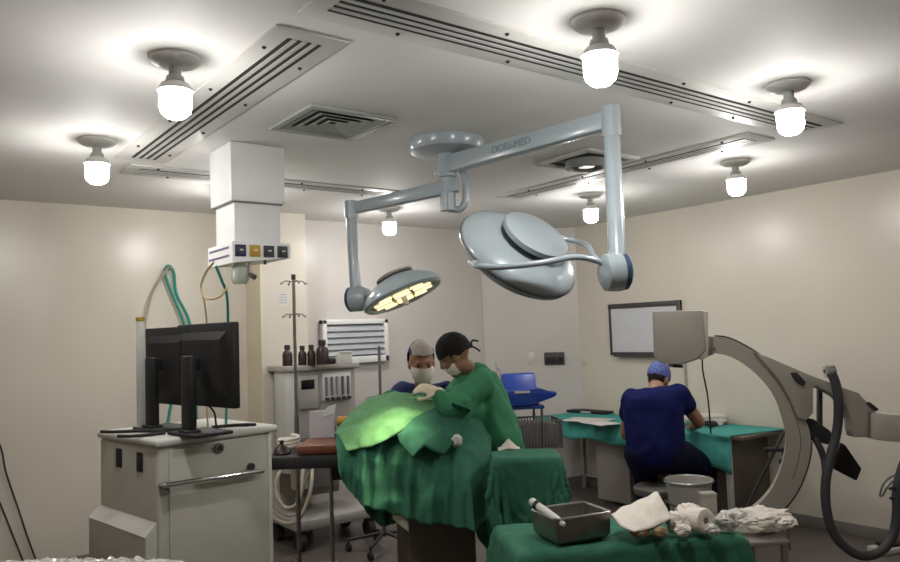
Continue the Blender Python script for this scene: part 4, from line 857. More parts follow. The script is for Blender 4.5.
solo('gauze_swab', B().grid([[gz + SD*x + WD*y + V((0, 0, .006 + .055*max(0, 1-abs(x)/.055)*(1-abs(y)/.06) + .004*nz(V((x*40, y*40, 1))))) for x in [i*.0075-.06 for i in range(17)]] for y in [j*.01-.05 for j in range(11)]]), 'gauze', 'small peaked white gauze on the instrument table by the surgeon', 'gauze', ang=180)
solid(bpy.data.objects['gauze_swab'], .004)

# ------------------------------------------------------------------ long table with teal cloth by the right wall
TX0, TX1, TY0, TY1, TZ2 = 5.16, XR-.02, 3.345, 5.44, .745
t = thing('work_table', ((TX0+TX1)/2, (TY0+TY1)/2, 0), 'long table under a teal cloth against the right wall', 'table')
part('table_top', B().box((TX0+.02, TY0-.09, TZ2-.03), (TX1, TY1-.02, TZ2-.003), bev=.005), 'cabinet', t)
part('side_cabinet', B().box((TX0+.05, TY0+.05, .04), (TX1-.02, TY0+.45, TZ2-.03), bev=.006), 'cabinet', t)
part('side_cabinet', B().box((TX0+.12, TY1-1.0, .04), (TX1-.02, TY1-.62, TZ2-.03), bev=.006), 'carm', t, 'pale taupe side cabinet')
for (x, y, mt_) in ((TX0+.05, TY1-.06, 'machine'), (TX1-.06, TY1-.06, 'machine'), (TX0+.03, TY0+.05, 'carttop')):
    part('leg', B().box((x-.02, y-.02, 0), (x+.02, y+.02, TZ2-.03), bev=.003), mt_, t)
part('cross_bar', B().cyl((TX0+.05, TY1-.06, .12), (TX1-.06, TY1-.06, .12), .012).cyl((TX1-.06, TY1-.06, .12), (TX1-.06, TY1-.7, .12), .012), 'machine', t)
rows = []
for i in range(40):
    u = i/39; y = TY1+.02 - u*(TY1-TY0+.02)
    zh = .60 - .03*u - (.10*max(0, (u-.55)/.45)**1.5) + .012*math.sin(u*23)
    z0 = TZ2 + .002 + .003*nz(V((u*9, 0, 2)))
    fx = TX0 - .012 - .012*math.sin(u*31) - .008*math.sin(u*55+1)
    r = [V((TX1-.01, y, z0+.001)), V((TX1-.2, y, z0+.003*nz(V((u*12, 1, 1))))), V((TX0+.15, y, z0+.003*nz(V((u*12, 3, 1))))), V((TX0+.01, y, z0+.001)), V((TX0-.008, y, z0-.012)), V((fx+.006, y, z0-.06)), V((fx-.01, y, (z0+zh)/2-.03)), V((fx-.014, y, zh))]
    for q in r: q.y -= max(0, u-.6)/.4*.12*max(0, (q.x-TX0)/(TX1-TX0))
    rows.append(spline(r, 3))
o = solo('teal_cloth', B().grid(rows), 'teal', 'teal cloth spread over the long table by the right wall', 'tablecloth', ang=180); solid(o, .004, 1)
o.modifiers['thickness'].offset = 0
TT = TZ2+.008
def tabletop(px, py): p = onz(px, py, TT); return V((p.x, p.y, TT))
def sheet(px, py, w_, d_, ang, th, mt_, lab, name='paper_sheet', cat='paper', z=0, group=None):
    p = tabletop(px, py); p.z += z; p.x = min(p.x, TX1-.16)
    b = B()
    g = [[V((w_*(i/6-.5), d_*(j/4-.5), th + .006*abs(nz(V((i*.7, j*.7, px)))))) for i in range(7)] for j in range(5)]
    m = yawM(p, ang); b.grid([[m @ q for q in r] for r in g])
    o = solo(name, b, mt_, lab, cat, group, ang=180); solid(o, .003, -1); return o
sheet(588, 420, .30, .42, .3, .004, 'paper', 'white paper at the far end of the teal table, left of the seated man')
sheet(600, 424, .22, .32, -.2, .009, 'paper', 'white paper nearer the seated man on the left end of the table')
p = tabletop(594, 412); p.x = min(p.x, TX1-.05)
t = thing('black_binder', p, 'flat black binder lying at the wall side of the teal table', 'binder')
m = yawM(p, .12)
part('cover', B().box((-.09, -.24, 0), (.09, .24, .022), m, bev=.004), 'black', t)
part('spine_label', B().box((-.093, -.06, .005), (-.089, .06, .018), m), 'offwhite', t)
p = tabletop(716, 421); p.x = min(p.x, TX1-.14)
for k in range(3):
    m = yawM(V((p.x, p.y, TT+.002+k*.023)), .5+.25*k)
    t = thing('paper_stack', (p.x, p.y, TT), ('lowest stack of papers right of the seated man\'s hand', 'middle stack of papers right of the seated man\'s hand', 'top open paper stack right of the seated man\'s hand')[k], 'papers', 'papers on the right end of the teal table')
    part('pages', B().box((-.13, -.18, 0), (.13, .18, .020), m, bev=.002), 'paper', t)
    part('cover_sheet', B().grid([[m @ V((-.13+.26*i/8, -.18+.36*j/8, .0215+.02*max(0, (i/8-.5))**2*(1 if k == 2 else .1))) for i in range(9)] for j in range(9)]), 'paper', t, ang=180)
p = tabletop(710, 427)
solo('black_pouch', crumple(V((p.x, p.y, TT+.028)), (.035, .075, .026), 2.2, .3, flat=.025), 'blackm', 'dark crumpled pouch in front of the papers on the table', 'pouch', ang=60)
p = tabletop(697, 425)
solo('pen', B().cyl((p.x, p.y, TT+.007), (p.x+.05, p.y+.12, TT+.007), .006).cyl((p.x+.05, p.y+.12, TT+.007), (p.x+.056, p.y+.134, TT+.007), .006, .001), 'bluedark', 'dark pen beside the seated man\'s hand', 'pen')

# ------------------------------------------------------------------ blue bin on a trolley
bp = at(524, 405, 6.05); mB = yawM(V((bp.x, bp.y, 0)), -YAW+.12)
zt_, zb_ = at(515, 374, 6.05).z, at(515, 404, 6.05).z
t = thing('supply_trolley', V((bp.x, bp.y, 0)), 'low grey trolley with dark wire basket under the blue bin', 'trolley')
part('top_shelf', B().box((-.17, -.16, zb_-.03), (.13, .16, zb_-.004), mB, bev=.006), 'blue', t, 'blue shelf')
for x in (-.15, .11):
    for y in (-.14, .14):
        part('post', B().cyl(mB @ V((x, y, .06)), mB @ V((x, y, zb_-.03)), .011, seg=10), 'dullsteel', t)
        part('castor', B().cyl(mB @ V((x-.012, y, .03)), mB @ V((x+.012, y, .03)), .03, seg=14).cyl(mB @ V((x, y, .03)), mB @ V((x, y, .07)), .008), 'castor', t)
part('lower_shelf', B().box((-.17, -.16, .22), (.13, .16, .24), mB, bev=.004), 'machinedark', t)
b = B(); zq0, zq1 = zb_-.34, zb_-.12
b.box((-.12, -.165, zq0), (.26, .165, zq0+.012), mB)
for k in range(16): b.box((-.12+k*.025, -.168, zq0), (-.112+k*.025, -.16, zq1), mB).box((-.12+k*.025, .16, zq0), (-.112+k*.025, .168, zq1), mB)
for k in range(13): b.box((-.124, -.16+k*.026, zq0), (-.116, -.152+k*.026, zq1), mB).box((.256, -.16+k*.026, zq0), (.264, -.152+k*.026, zq1), mB)
b.box((-.125, -.17, zq1-.012), (.265, -.158, zq1), mB).box((-.125, .158, zq1-.012), (.265, .17, zq1), mB).box((-.125, -.17, zq1-.012), (-.113, .17, zq1), mB).box((.253, -.17, zq1-.012), (.265, .17, zq1), mB)
part('wire_basket', b, 'machinedark', t)
part('basket_contents', B().box((-.1, -.14, zq0+.013), (.245, .14, zq1-.03), mB, bev=.02), 'machinedark', t)
t = thing('blue_bin', mB @ V((0, 0, zb_)), 'bright blue plastic bin with sticking out front lip behind the surgeon', 'bin')
b = B().hexa([mB @ V(q) for q in ((-.15, -.12, zb_), (.10, -.12, zb_), (.10, .13, zb_), (-.15, .13, zb_), (-.16, .02, zt_), (.105, .02, zt_), (.105, .14, zt_), (-.16, .14, zt_))])
bmesh.ops.bevel(b.bm, geom=b.bm.edges[:], offset=.012, segments=2, profile=.5, affect='EDGES')
part('bin_body', b, 'blue', t)
part('front_lip', B().prism([mB @ V(q) for q in ((.02, -.19, zb_+.002), (.20, -.17, zb_+.055), (.23, -.15, zb_+.065), (.235, -.15, zb_+.095), (.2, -.16, zb_+.095), (.10, -.19, zb_+.13), (-.16, -.19, zb_+.12), (-.16, -.19, zb_+.002))], mB.to_3x3() @ V((0, .16, 0)), bev=.006), 'blue', t)
part('label', B().box((-.11, -.196, zb_+.10), (.01, -.189, zb_+.118), mB), 'lilacpaper', t)
part('clip', B().tube([mB @ V((-.16, .06, zt_-.01)), mB @ V((-.19, .06, zt_+.05)), mB @ V((-.2, .05, zt_+.0)), mB @ V((-.18, .05, zt_-.03))], .006, 6, smooth=5).cyl(mB @ V((-.2, .06, zt_)), mB @ V((-.205, .06, zt_+.1)), .005), 'machine', t)
p = mB @ V((-.02, -.05, .2405))
solo('blue_tub', B().lathe([(0, 0), (.10, 0), (.125, .16), (.135, .165), (.135, .175), (.118, .175), (.095, .02), (0, .02)], Matrix.Translation(p), 24), 'blue', 'small blue tub on the lower shelf of the trolley', 'tub')

# ------------------------------------------------------------------ stools and kick bucket
def stool(x, y, zs_, label, r=.17, back=False):
    t = thing('round_stool', (x, y, 0), label, 'stool')
    m = Matrix.Translation(V((x, y, 0)))
    part('seat', B().lathe([(0, zs_-.06), (r-.01, zs_-.06), (r, zs_-.045), (r, zs_-.015), (r-.02, zs_), (0, zs_)], m, 28), 'machinedark', t)
    part('column', B().cyl((x, y, .1), (x, y, zs_-.055), .022), 'dullsteel', t)
    for k in range(5):
        a = k*2*PI/5+.4; q = V((x+math.cos(a)*.22, y+math.sin(a)*.22, .075))
        lg = part('foot', B().cyl((x, y, .12), q, .018, .013, 10), 'dullsteel', t)
        part('castor', B().cyl(q+V((-.014, 0, -.047)), q+V((.014, 0, -.047)), .028, seg=14).cyl(q+V((0, 0, -.03)), q, .008), 'castor', lg)
    return t
bq = at(688.5, 480, 5.15); rim = bq.z
t = thing('kick_bucket', (bq.x, bq.y, 0), 'pale round steel bucket on a low wheeled stand in front of the seated man', 'bucket')
m = Matrix.Translation(V((bq.x, bq.y, 0)))
part('bucket', B().lathe([(0, rim-.27), (.115, rim-.27), (.125, rim-.25), (.15, rim-.015), (.165, rim-.008), (.165, rim+.003), (.148, rim+.003), (.118, rim-.24), (0, rim-.24)], m, 36), 'machine', t)
part('rim', B().tube([V((bq.x+.162*math.cos(a/24*2*PI), bq.y+.162*math.sin(a/24*2*PI), rim+.002)) for a in range(24)], .007, 8, closed=True), 'steel', t)
part('stand_ring', B().tube([V((bq.x+.15*math.cos(a/24*2*PI), bq.y+.15*math.sin(a/24*2*PI), rim-.14)) for a in range(24)], .009, 8, closed=True), 'dullsteel', t)
for k in range(4):
    a = k*PI/2+.5; q = V((bq.x+math.cos(a)*.16, bq.y+math.sin(a)*.16, 0))
    part('leg', B().cyl(q+V((0, 0, .06)), q+V((0, 0, rim-.14)), .009, seg=8).cyl(q+V((-.012, 0, .03)), q+V((.012, 0, .03)), .03, seg=14).cyl(q+V((0, 0, .03)), q+V((0, 0, .07)), .007), 'dullsteel', t)

# ------------------------------------------------------------------ C-arm X-ray machine
CWD = 4.6
def ca(x, y, dw=0): return at(x, y, CWD+dw)
outer = [(709,336.5),(727,338),(745,346),(762,357),(780,374),(796,397),(806,420),(811,440),(808,465),(797,492),(780,513),(755,532),(725,545)]
inner = [(709,353),(725,355),(742,363),(760,378),(773,395),(781,415),(786,438),(783,462),(774,485),(760,503),(740,518),(718,528)]
base_c = at(975, 700, 4.5); base_c = V((base_c.x, base_c.y, 0))
cf = thing('c_arm_machine', base_c, 'beige C-arm X-ray machine with square head and curved arm at right', 'X-ray machine')
oc = [p for p in spline([ca(*q, -.05) for q in outer], 6)]; ic_ = [p for p in spline([ca(*q, -.05) for q in inner], 6)]
ext = WD*.10+SD*.038
b = B(); N = 60
def resample(L, n):
    d = [0]
    for a, b_ in zip(L, L[1:]): d.append(d[-1]+(b_-a).length)
    out = []; j = 0
    for i in range(n):
        s = d[-1]*i/(n-1)
        while j < len(L)-2 and d[j+1] < s: j += 1
        out.append(L[j].lerp(L[j+1], (s-d[j])/(d[j+1]-d[j]) if d[j+1] > d[j] else 0))
    return out
oc = resample(oc, N); ic_ = resample(ic_, N)
def band(o_, i_, e0, e1):
    b = B(); rows = [[b.bm.verts.new(p) for p in (o+e0, o+e1, i+e1, i+e0)] for o, i in zip(o_, i_)]
    for a, c_ in zip(rows, rows[1:]):
        for k in range(4): b.bm.faces.new((a[k], a[(k+1)%4], c_[(k+1)%4], c_[k]))
    b.bm.faces.new(rows[0][::-1]); b.bm.faces.new(rows[-1]); return b
arc = part('curved_arm', band(oc, ic_, V((0, 0, 0)), ext), 'carm', cf, ang=30)
# groove along the face and dark tracks on the outer edge
g0 = [o.lerp(i, .40)-WD*.0015 for o, i in zip(oc, ic_)]; g1 = [o.lerp(i, .43)-WD*.0015 for o, i in zip(oc, ic_)]
part('arm_groove', band(g0[14:40], g1[14:40], V((0, 0, 0)), WD*.004), 'pedestal', arc)
def off(L, d_, a, b_):
    return [L[i] + (L[i]-ic_[i]).normalized()*d_ for i in range(a, b_)]
part('track_strip', band(off(oc, .010, 2, 12), oc[2:12], WD*.01, WD*.09), 'blackm', arc, 'dark track strip near the head')
part('track_strip', band(off(oc, .014, 31, 50), oc[31:50], WD*.01, WD*.09), 'blackm', arc, 'dark track strip along the lower curve')
# square image head
hp = [(652,311),(703,310),(706,350),(697,360),(680,365),(660,363),(653.5,357)]
hd = part('image_head', B().prism([at(x, y, 4.48) for x, y in hp], WD*.34+SD*.13, bev=.012), 'carm', cf)
part('head_side_cover', B().prism([at(x, y, 4.5) for x, y in ((700,311.5),(708.5,311.5),(708.5,356),(703,360),(700,358))], WD*.3+SD*.02, bev=.006), 'carmlight', hd, 'lighter side cover')
part('neck_block', B().prism([at(x, y, 4.55) for x, y in ((703,336),(714,336.5),(714,355),(703,357))], WD*.12, bev=.006), 'carm', hd)
part('underside_plate', B().prism([at(x, y, 4.55) for x, y in ((700,352),(716.5,346),(716.5,352),(704,359))], WD*.16, bev=.004), 'pedestal', hd)
part('bottom_clip', B().prism([at(x, y, 4.6) for x, y in ((673,364.5),(683,365),(683,368),(673,367.5))], WD*.1), 'charcoal', hd)
part('tube_housing', B().prism([ca(x, y, -.07) for x, y in ((690,528),(726,524),(732,546),(722,575),(692,575))], WD*.22, bev=.012), 'carm', cf)
# cantilever
up_ = [(755,352),(772,358.5),(790,366.5),(812,375.5),(834,384),(850,390),(859,393),(863,398),(876,410)]
lo_ = [(873.5,437),(855,437.5),(853,431),(851.5,420),(847,408),(838,398),(828,392),(816,386),(813.5,388),(813.5,413),(806,421),(799,418),(790,398),(778,378)]
part('support_arm', B().prism([ca(x, y, -.085) for x, y in up_+lo_], WD*.10, bev=.006), 'carm', cf)
part('lock_lever', B().prism([ca(x, y, -.11) for x, y in ((792,373),(797,372),(806,382),(804,386),(800,384),(795,379))], WD*.03, bev=.004), 'charcoal', cf)
part('lock_lever', B().prism([ca(x, y, -.11) for x, y in ((867.5,403),(870,402),(879,409),(877,411.5))], WD*.03, bev=.003), 'charcoal', cf)
part('joint_line', B().prism([ca(x, y, -.088) for x, y in ((868,412),(871.5,412),(870.5,437),(867.5,437))], WD*.106), 'machinedark', cf)
blk = [(873,413),(884,413.5),(940,419),(985,424),(985,450),(940,446),(884,441),(873,439.5)]
part('support_block', B().prism([ca(x, y, -.11) for x, y in blk], WD*.16, bev=.008), 'carmlight', cf)
cb_ = ca(972, 430, 0)
part('column', B().box((-.09, -.11, .2), (.09, .11, cb_.z+.12), yawM(V((cb_.x, cb_.y, 0)), -YAW), bev=.015), 'carm', cf)
part('wheeled_base', B().box((-.24, -.28, .07), (.3, .28, .24), yawM(V((cb_.x, cb_.y, 0)), -YAW), bev=.03), 'carm', cf)
for x in (-.2, .24):
    for y in (-.22, .22):
        q = yawM(V((cb_.x, cb_.y, 0)), -YAW) @ V((x, y, .04)); part('wheel', B().cyl(q-SD*.02, q+SD*.02, .04, seg=18), 'castor', cf)
part('dark_post', B().prism([ca(x, y, .03) for x, y in ((818.5,388),(823,390),(823,432),(818.5,432))], WD*.03, bev=.004), 'hose', cf)
part('motor_box', B().prism([ca(x, y, 0) for x, y in ((806,418),(814,419),(831,431),(834,437),(829,445),(810,440))], WD*.1, bev=.01), 'charcoal', cf)
part('black_pedal_panel', B().prism([ca(x, y, .1) for x, y in ((841,442.5),(846,445.5),(862,469),(857,481),(836,470),(833,462))], WD*.035, bev=.006), 'black', cf, 'black hanging panel')
part('cable_clamp', B().prism([ca(x, y, -.13) for x, y in ((826,367),(835,365),(838,371),(836,379),(828,378))], WD*.05, bev=.006).cyl(ca(824, 372, -.1), ca(828, 366, -.12), .012), 'chrome', cf)
part('thick_cable', B().tube([ca(831, 372, -.14), ca(836, 385, -.14), ca(838.5, 405, -.13), ca(837, 430, -.1), ca(831, 455, -.1), ca(826, 480, -.1), ca(826, 505, -.1), ca(832, 530, -.1), ca(845, 547, -.1), ca(863, 556, -.1), ca(881, 551, -.1), ca(893, 535, -.1), ca(897, 512, -.1), ca(897, 490, -.1), ca(905, 462, -.08), ca(920, 445, -.08)], .027, 12, smooth=7), 'hose', cf)
part('short_cable', B().tube([ca(813, 436, .02), ca(820, 448, 0), ca(824, 460, 0), ca(826, 478, -.05)], .02, 10, smooth=6), 'hose', cf)
part('cable_clip', B().cyl(ca(894, 486, -.11), ca(898, 497, -.11), .012).cyl(ca(890, 498, -.11), ca(897, 500, -.11), .008).cyl(ca(889, 489, -.11), ca(896, 487, -.11), .008), 'charcoal', cf)
part('wire_loop', B().tube([ca(905, 471), ca(893, 476), ca(884, 483), ca(880, 495), ca(883, 495), ca(888, 486), ca(896, 480), ca(906, 479)], .006, 7, smooth=6), 'dullsteel', cf)
part('image_cable', B().tube([at(702, 357, 4.85), at(703, 372, 4.87), at(707, 392, 4.9), at(709, 409, 4.92), V((at(710, 418, 5.5).x, at(710, 418, 5.5).y, TT+.05))], .0055, 6, smooth=6), 'blackm', cf)
# foot pedal on the floor
p = onz(886, 552, 0)
t = thing('foot_pedal', p, 'white foot pedal with black tread on the floor at lower right', 'foot pedal')
m = yawM(p, -YAW+.35)
part('pedal_housing', B().box((-.10, -.07, 0), (.16, .07, .04), m, bev=.012), 'offwhite', t)
part('pedal_tread', B().box((-.04, -.05, .04), (.10, .05, .06), m, bev=.008), 'black', t)
# folding stand inside the curve
w_ = 5.35
a_, b_ = at(788, 424, w_), at(757, 486, w_)
fl = at(745, 510, w_)
t = thing('folding_stand', V((fl.x, fl.y, 0)), 'thin dark folding stand with cross bar seen through the curved arm', 'stand')
kk = a_ + (b_-a_)*(a_.z/(a_.z-b_.z))
part('leaning_rod', B().cyl(a_, kk, .011, seg=10), 'charcoal', t)
part('cross_bar', B().cyl(at(764, 449.5, w_), at(791, 449.5, w_), .016, seg=10), 'charcoal', t)
q = at(783, 450, w_)
part('upright', B().cyl(q, V((q.x, q.y, 0)), .010, seg=10), 'dullsteel', t)
part('knob', B().cyl(at(782, 462, w_-.04), at(782, 462, w_+.02), .024, seg=16), 'charcoal', t)

# ------------------------------------------------------------------ low steel bench with gauze
BZ = .50
f1, f2 = onz(672, 547, BZ), onz(790, 540, BZ)
ux = (f2-f1).normalized(); uy = V((-ux.y, ux.x, 0)); bw = (f2-f1).length
mb = frame(V((f1.x, f1.y, 0)), ux, uy, ZA)
t = thing('steel_bench', mb @ V((bw/2, .2, 0)), 'low steel bench behind the right end of the green front table', 'bench')
part('bench_top', B().box((0, 0, BZ-.022), (bw, .42, BZ), mb, bev=.005), 'steel', t)
for x in (.02, bw-.02):
    for y in (.03, .39): part('leg', B().box((x-.014, y-.014, 0), (x+.014, y+.014, BZ-.02), mb, bev=.003), 'dullsteel', t)
part('side_rail', B().box((bw-.03, .04, .12), (bw-.014, .38, .145), mb), 'dullsteel', t)
def gauze_at(px, py, w_, r, seed, name, mt_, lab, zf, amp=.4, group=None, cat='gauze'):
    p = at(px, py, w_); c = V((p.x, p.y, max(p.z, zf+.004)))
    R3 = frame(V((0, 0, 0)), SD, WD, ZA)
    return solo(name, crumple(c, r, seed, amp, m=R3.to_3x3(), flat=c.z-zf-.001, fq=1.7), mt_, lab, cat, group, ang=70)
gauze_at(763, 520, 3.98, (.15, .10, .065), 4.2, 'gauze_pile', 'gauze', 'crumpled white gauze pile on the low steel bench', BZ, .55)
gauze_at(783, 521, 3.95, (.075, .07, .035), 9.1, 'gauze_pile', 'gauze', 'flatter white gauze hanging to the right corner of the steel bench', BZ, .5)
gauze_at(738, 518, 4.02, (.08, .07, .05), 6.7, 'plastic_wrap', 'film', 'crumpled clear wrap at the left of the bench gauze', BZ, .5, cat='plastic wrap')
bx = at(708.5, 517, 4.12)
t = thing('beige_box', V((bx.x, bx.y, BZ)), 'small upright beige box on the steel bench beside the bucket', 'box')
mx = yawM(V((bx.x, bx.y, BZ)), -YAW)
hz_ = at(708.5, 493, 4.12).z-BZ
part('box_body', B().box((-.042, -.03, .0005), (.042, .03, hz_), mx, bev=.004), 'carm', t)
part('box_lid', B().box((-.044, -.032, hz_-.02), (.044, .032, hz_+.003), mx, bev=.004), 'carm', t)

# ------------------------------------------------------------------ front table with green cloth
GZ = .745
N1, N2, F2, F1 = onz(555, 549, GZ), onz(750, 533, GZ), onz(752, 520, GZ), onz(496, 530, GZ)
ex = (N2-N1).normalized(); NL = N1 - ex*.14; ey = V((-ex.y, ex.x, 0)); gl = (N2-NL).length-.045
gd = .40
mg = frame(V((NL.x, NL.y, 0)), ex, ey, ZA)
t = thing('front_table', mg @ V((gl/2, gd/2, 0)), 'small steel table under the green cloth in the foreground', 'table')
part('table_top', B().box((.015, .015, GZ-.03), (gl-.015, gd-.015, GZ-.006), mg, bev=.004), 'steel', t)
for x in (.04, gl-.04):
    for y in (.04, gd-.04): part('leg', B().cyl(mg @ V((x, y, 0)), mg @ V((x, y, GZ-.03)), .014, seg=12), 'dullsteel', t)
part('lower_shelf', B().box((.03, .03, .2), (gl-.03, gd-.03, .22), mg), 'steel', t)
rows = []
def drop_pt(x, y, h_, k):
    return mg @ V((x, y, GZ-h_))
n1, n2 = 64, 40
for i in range(n1+1):
    u = -.36 + (gl+.72)*i/n1; r = []
    for j in range(n2+1):
        v = -.36 + (gd+.5)*j/n2
        ox = max(0, -u, u-gl); oy = max(0, -v, v-gd)
        x = min(max(u, 0), gl); y = min(max(v, 0), gd); sx = -1 if u < 0 else 1; sy = -1 if v < 0 else 1
        h_ = math.hypot(ox, oy) if ox and oy else ox+oy
        e = min(1, h_/.3)
        wv = .016*math.sin((u+v*1.3)*34 + 2*nz(V((u*3, v*3, 1)))) + .010*math.sin((u-v)*57)
        fx = sx*min(ox, .012+.05*e*(1 if ox and oy else .3)) if ox else 0; fy = sy*min(oy, .012+.05*e*(1 if ox and oy else .3)) if oy else 0
        p = V((x+fx, y+fy, GZ - max(0, h_-.01)))
        if h_ > .015:
            if ox >= oy: p.x += sx*(abs(wv)*e + .006)
            else: p.y += sy*(abs(wv)*e + .006)
        else: p.z += .005*nz(V((u*8, v*8, 4))) + .004*abs(nz(V((u*19, v*17, 9))))
        r.append(mg @ p)
    rows.append(r)
o = solo('front_cloth', B().grid(rows), 'drape', 'green cloth draped over the foreground table carrying the steel tray', 'tablecloth', ang=180); solid(o, .004)
GT = GZ+.012
# steel tray
tn, tl, tr = onz(557.5, 547, GT), onz(529.6, 537.5, GT), onz(611, 541.5, GT)
vx = V((math.cos(math.radians(-15)), math.sin(math.radians(-15)), 0)); vy = V((-vx.y, vx.x, 0)); lx, ly = .248, .20
mt = frame(V((tn.x, tn.y, GT)), vx, vy, ZA); th = .105
t = thing('steel_tray', mt @ V((lx/2, ly/2, 0)), 'deep rectangular steel tray on the green cloth in the foreground', 'tray')
b = B(); e = .012
def rr(i0, z): return [V((e*0+i0, i0, z)), V((lx-i0, i0, z)), V((lx-i0, ly-i0, z)), V((i0, ly-i0, z))]
loops = [rr(.014, 0), rr(.0, .02), rr(-.004, th), rr(.004, th), rr(.006, .02), rr(.018, .004)]
vv = [[b.bm.verts.new(mt @ p) for p in L] for L in loops]
for a, c_ in zip(vv, vv[1:]):
    for k in range(4): b.bm.faces.new((a[k], a[(k+1)%4], c_[(k+1)%4], c_[k]))
b.bm.faces.new(vv[0][::-1]); b.bm.faces.new(vv[-1])
bmesh.ops.bevel(b.bm, geom=[e_ for e_ in b.bm.edges if abs((e_.verts[0].co-e_.verts[1].co).normalized().z) > .6], offset=.008, segments=2, profile=.5, affect='EDGES')
part('tray_body', b, 'dullsteel', t, ang=50)
part('tray_rim', B().tube([mt @ p for p in (V((.01, -.006, th)), V((lx-.01, -.006, th)), V((lx+.006, .01, th)), V((lx+.006, ly-.01, th)), V((lx-.01, ly+.006, th)), V((.01, ly+.006, th)), V((-.006, ly-.01, th)), V((-.006, .01, th)))], .005, 8, closed=True), 'steel', t)
for x in (lx+.006,):
    part('handle', B().tube([mt @ V((x*1.0, ly*.3, th-.02)), mt @ V((x + (.02 if x > 0 else -.02)*.6, ly*.35, th-.03)), mt @ V((x + (.02 if x > 0 else -.02)*.6, ly*.65, th-.03)), mt @ V((x, ly*.7, th-.02))], .004, 7, smooth=4), 'steel', t)
s0 = mt @ V((.045, ly*.30, .022)); tip = at(530.5, 500.5, (s0-CAM).dot(FWD)+.0)
s1 = mt @ V((-.012, ly*.82, th+.055))
e_tip = at(531, 501, (s1-CAM).dot(FWD)); s0 = at(556, 519, (s1-CAM).dot(FWD)-.12)
ax_ = (e_tip-s0).normalized(); L_ = (e_tip-s0).length
t = thing('large_syringe', s0, 'large white syringe with black ring leaning out of the steel tray', 'syringe')
m = basis(s0, ax_)
part('barrel', B().lathe([(0, -.05), (.008, -.05), (.012, -.035), (.016, 0), (.016, L_*.72), (0, L_*.72)], m, 20), 'paper', t)
part('black_ring', B().lathe([(.0, L_*.70), (.020, L_*.70), (.020, L_*.80), (0, L_*.80)], m, 20), 'black', t)
part('plunger_cap', B().lathe([(0, L_*.80), (.016, L_*.80), (.017, L_*.97), (.013, L_), (0, L_)], m, 20), 'carttop', t)
# gauze and cloths on the front table
def gz_(px, py): p = onz(px, py, GT); return V((p.x, p.y, GT))
pk = [[(610,514,0,.0),(622,525,0,0),(634,536,0,0),(650,540,0,0)],
      [(618,512,0,.03),(628,518,0,.055),(640,525,0,.05),(655,534,0,.02)],
      [(632,507,0,.05),(640,510,0,.085),(650,515,0,.08),(662,524,0,.05)],
      [(650,505,0,.08),(655,507,0,.125),(660,512,0,.10),(668,518,0,.06)],
      [(664,510,0,.04),(668,512,0,.07),(671,515,0,.06),(674,519,0,.03)]]
wq = 3.13
cl = [[(611,515,3.1),(620,526,3.02),(634,533,2.98)],
      [(620,509,3.16),(629,516,3.08),(641,531,2.99)],
      [(632,504,3.18),(641,510,3.10),(652,527,3.0)],
      [(648,497,3.2),(653,504,3.10),(662,523,3.02)],
      [(656,491.5,3.2),(662,505,3.12),(668,520,3.04)],
      [(661,500,3.25),(667,510,3.16),(671,520,3.06)]]
g = loft([[at(*q) for q in r] for r in cl], 6, 6)
g = [[p + V((0, 0, .006*nz(p*22))) + WD*(.008*nz(p*15)) for p in r] for r in g]
g = [[V((p.x, p.y, max(p.z, GT+.004))) for p in r] for r in g]
o = solo('white_cloth', B().grid(g), 'gauze', 'large white cloth with a raised pointed corner beside the steel tray', 'cloth', ang=180); solid(o, .006)
gauze_at(647, 522, 3.12, (.055, .05, .03), 12.3, 'gauze_pad', 'gauzetan', 'tan stained gauze pad under the large white cloth', GT, .35)
gauze_at(640, 532, 3.02, (.04, .035, .022), 15.3, 'gauze_pad', 'gauzetan', 'brown stained gauze wad in front of the white cloth', GT, .4)
gauze_at(660, 532, 3.0, (.028, .025, .022), 17.7, 'gauze_pad', 'gauzetan', 'small tan gauze wad right of the brown one', GT, .4)
gauze_at(677, 522, 3.08, (.05, .045, .048), 21.3, 'gauze_wad', 'gauze', 'rounded cream gauze wad between the cloth and the rolled bandage', GT, .4)
gauze_at(683, 530, 3.0, (.032, .03, .025), 23.3, 'gauze_wad', 'gauze', 'small cream gauze wad in front of the rounded wad', GT, .4)
p = at(699, 521, 3.08); c_ = V((p.x, p.y, GT+.052)); axr = (-WD*.86+SD*.42+ZA*.1).normalized()
t = thing('bandage_roll', V((c_.x, c_.y, GT)), 'white bandage roll with a dark hole, right of the gauze wads', 'bandage')
m = basis(c_-axr*.04, axr)
part('roll', B().lathe([(.012, 0), (.048, .0), (.050, .01), (.050, .07), (.046, .08), (.030, .084), (.014, .080), (.012, .0)], m, 28, cap=False), 'gauze', t)
part('roll_core', B().lathe([(0, .01), (.0125, .01), (.0125, .0785), (0, .0785)], m, 16), 'machinedark', t)
gauze_at(690, 513, 3.22, (.06, .05, .045), 27.3, 'gauze_wad', 'gauze', 'white gauze wad behind the bandage roll', GT, .45)
gauze_at(726, 522, 3.1, (.045, .035, .045), 31.3, 'plastic_wrap', 'film', 'crumpled clear plastic wrap at the right end of the green cloth', GT, .6, cat='plastic wrap')
gauze_at(712, 529, 3.02, (.03, .028, .022), 37.3, 'plastic_wrap', 'film', 'small strip of clear wrap in front of the bandage roll', GT, .6, cat='plastic wrap')
p = at(724, 510, 3.2)
solo('yellow_vial', B().lathe([(0, 0), (.014, 0), (.016, .02), (.011, .03), (.011, .045), (0, .047)], Matrix.Translation(V((p.x, p.y, GT+.001))), 16), 'mustard', 'small yellow vial standing behind the clear wrap', 'vial')

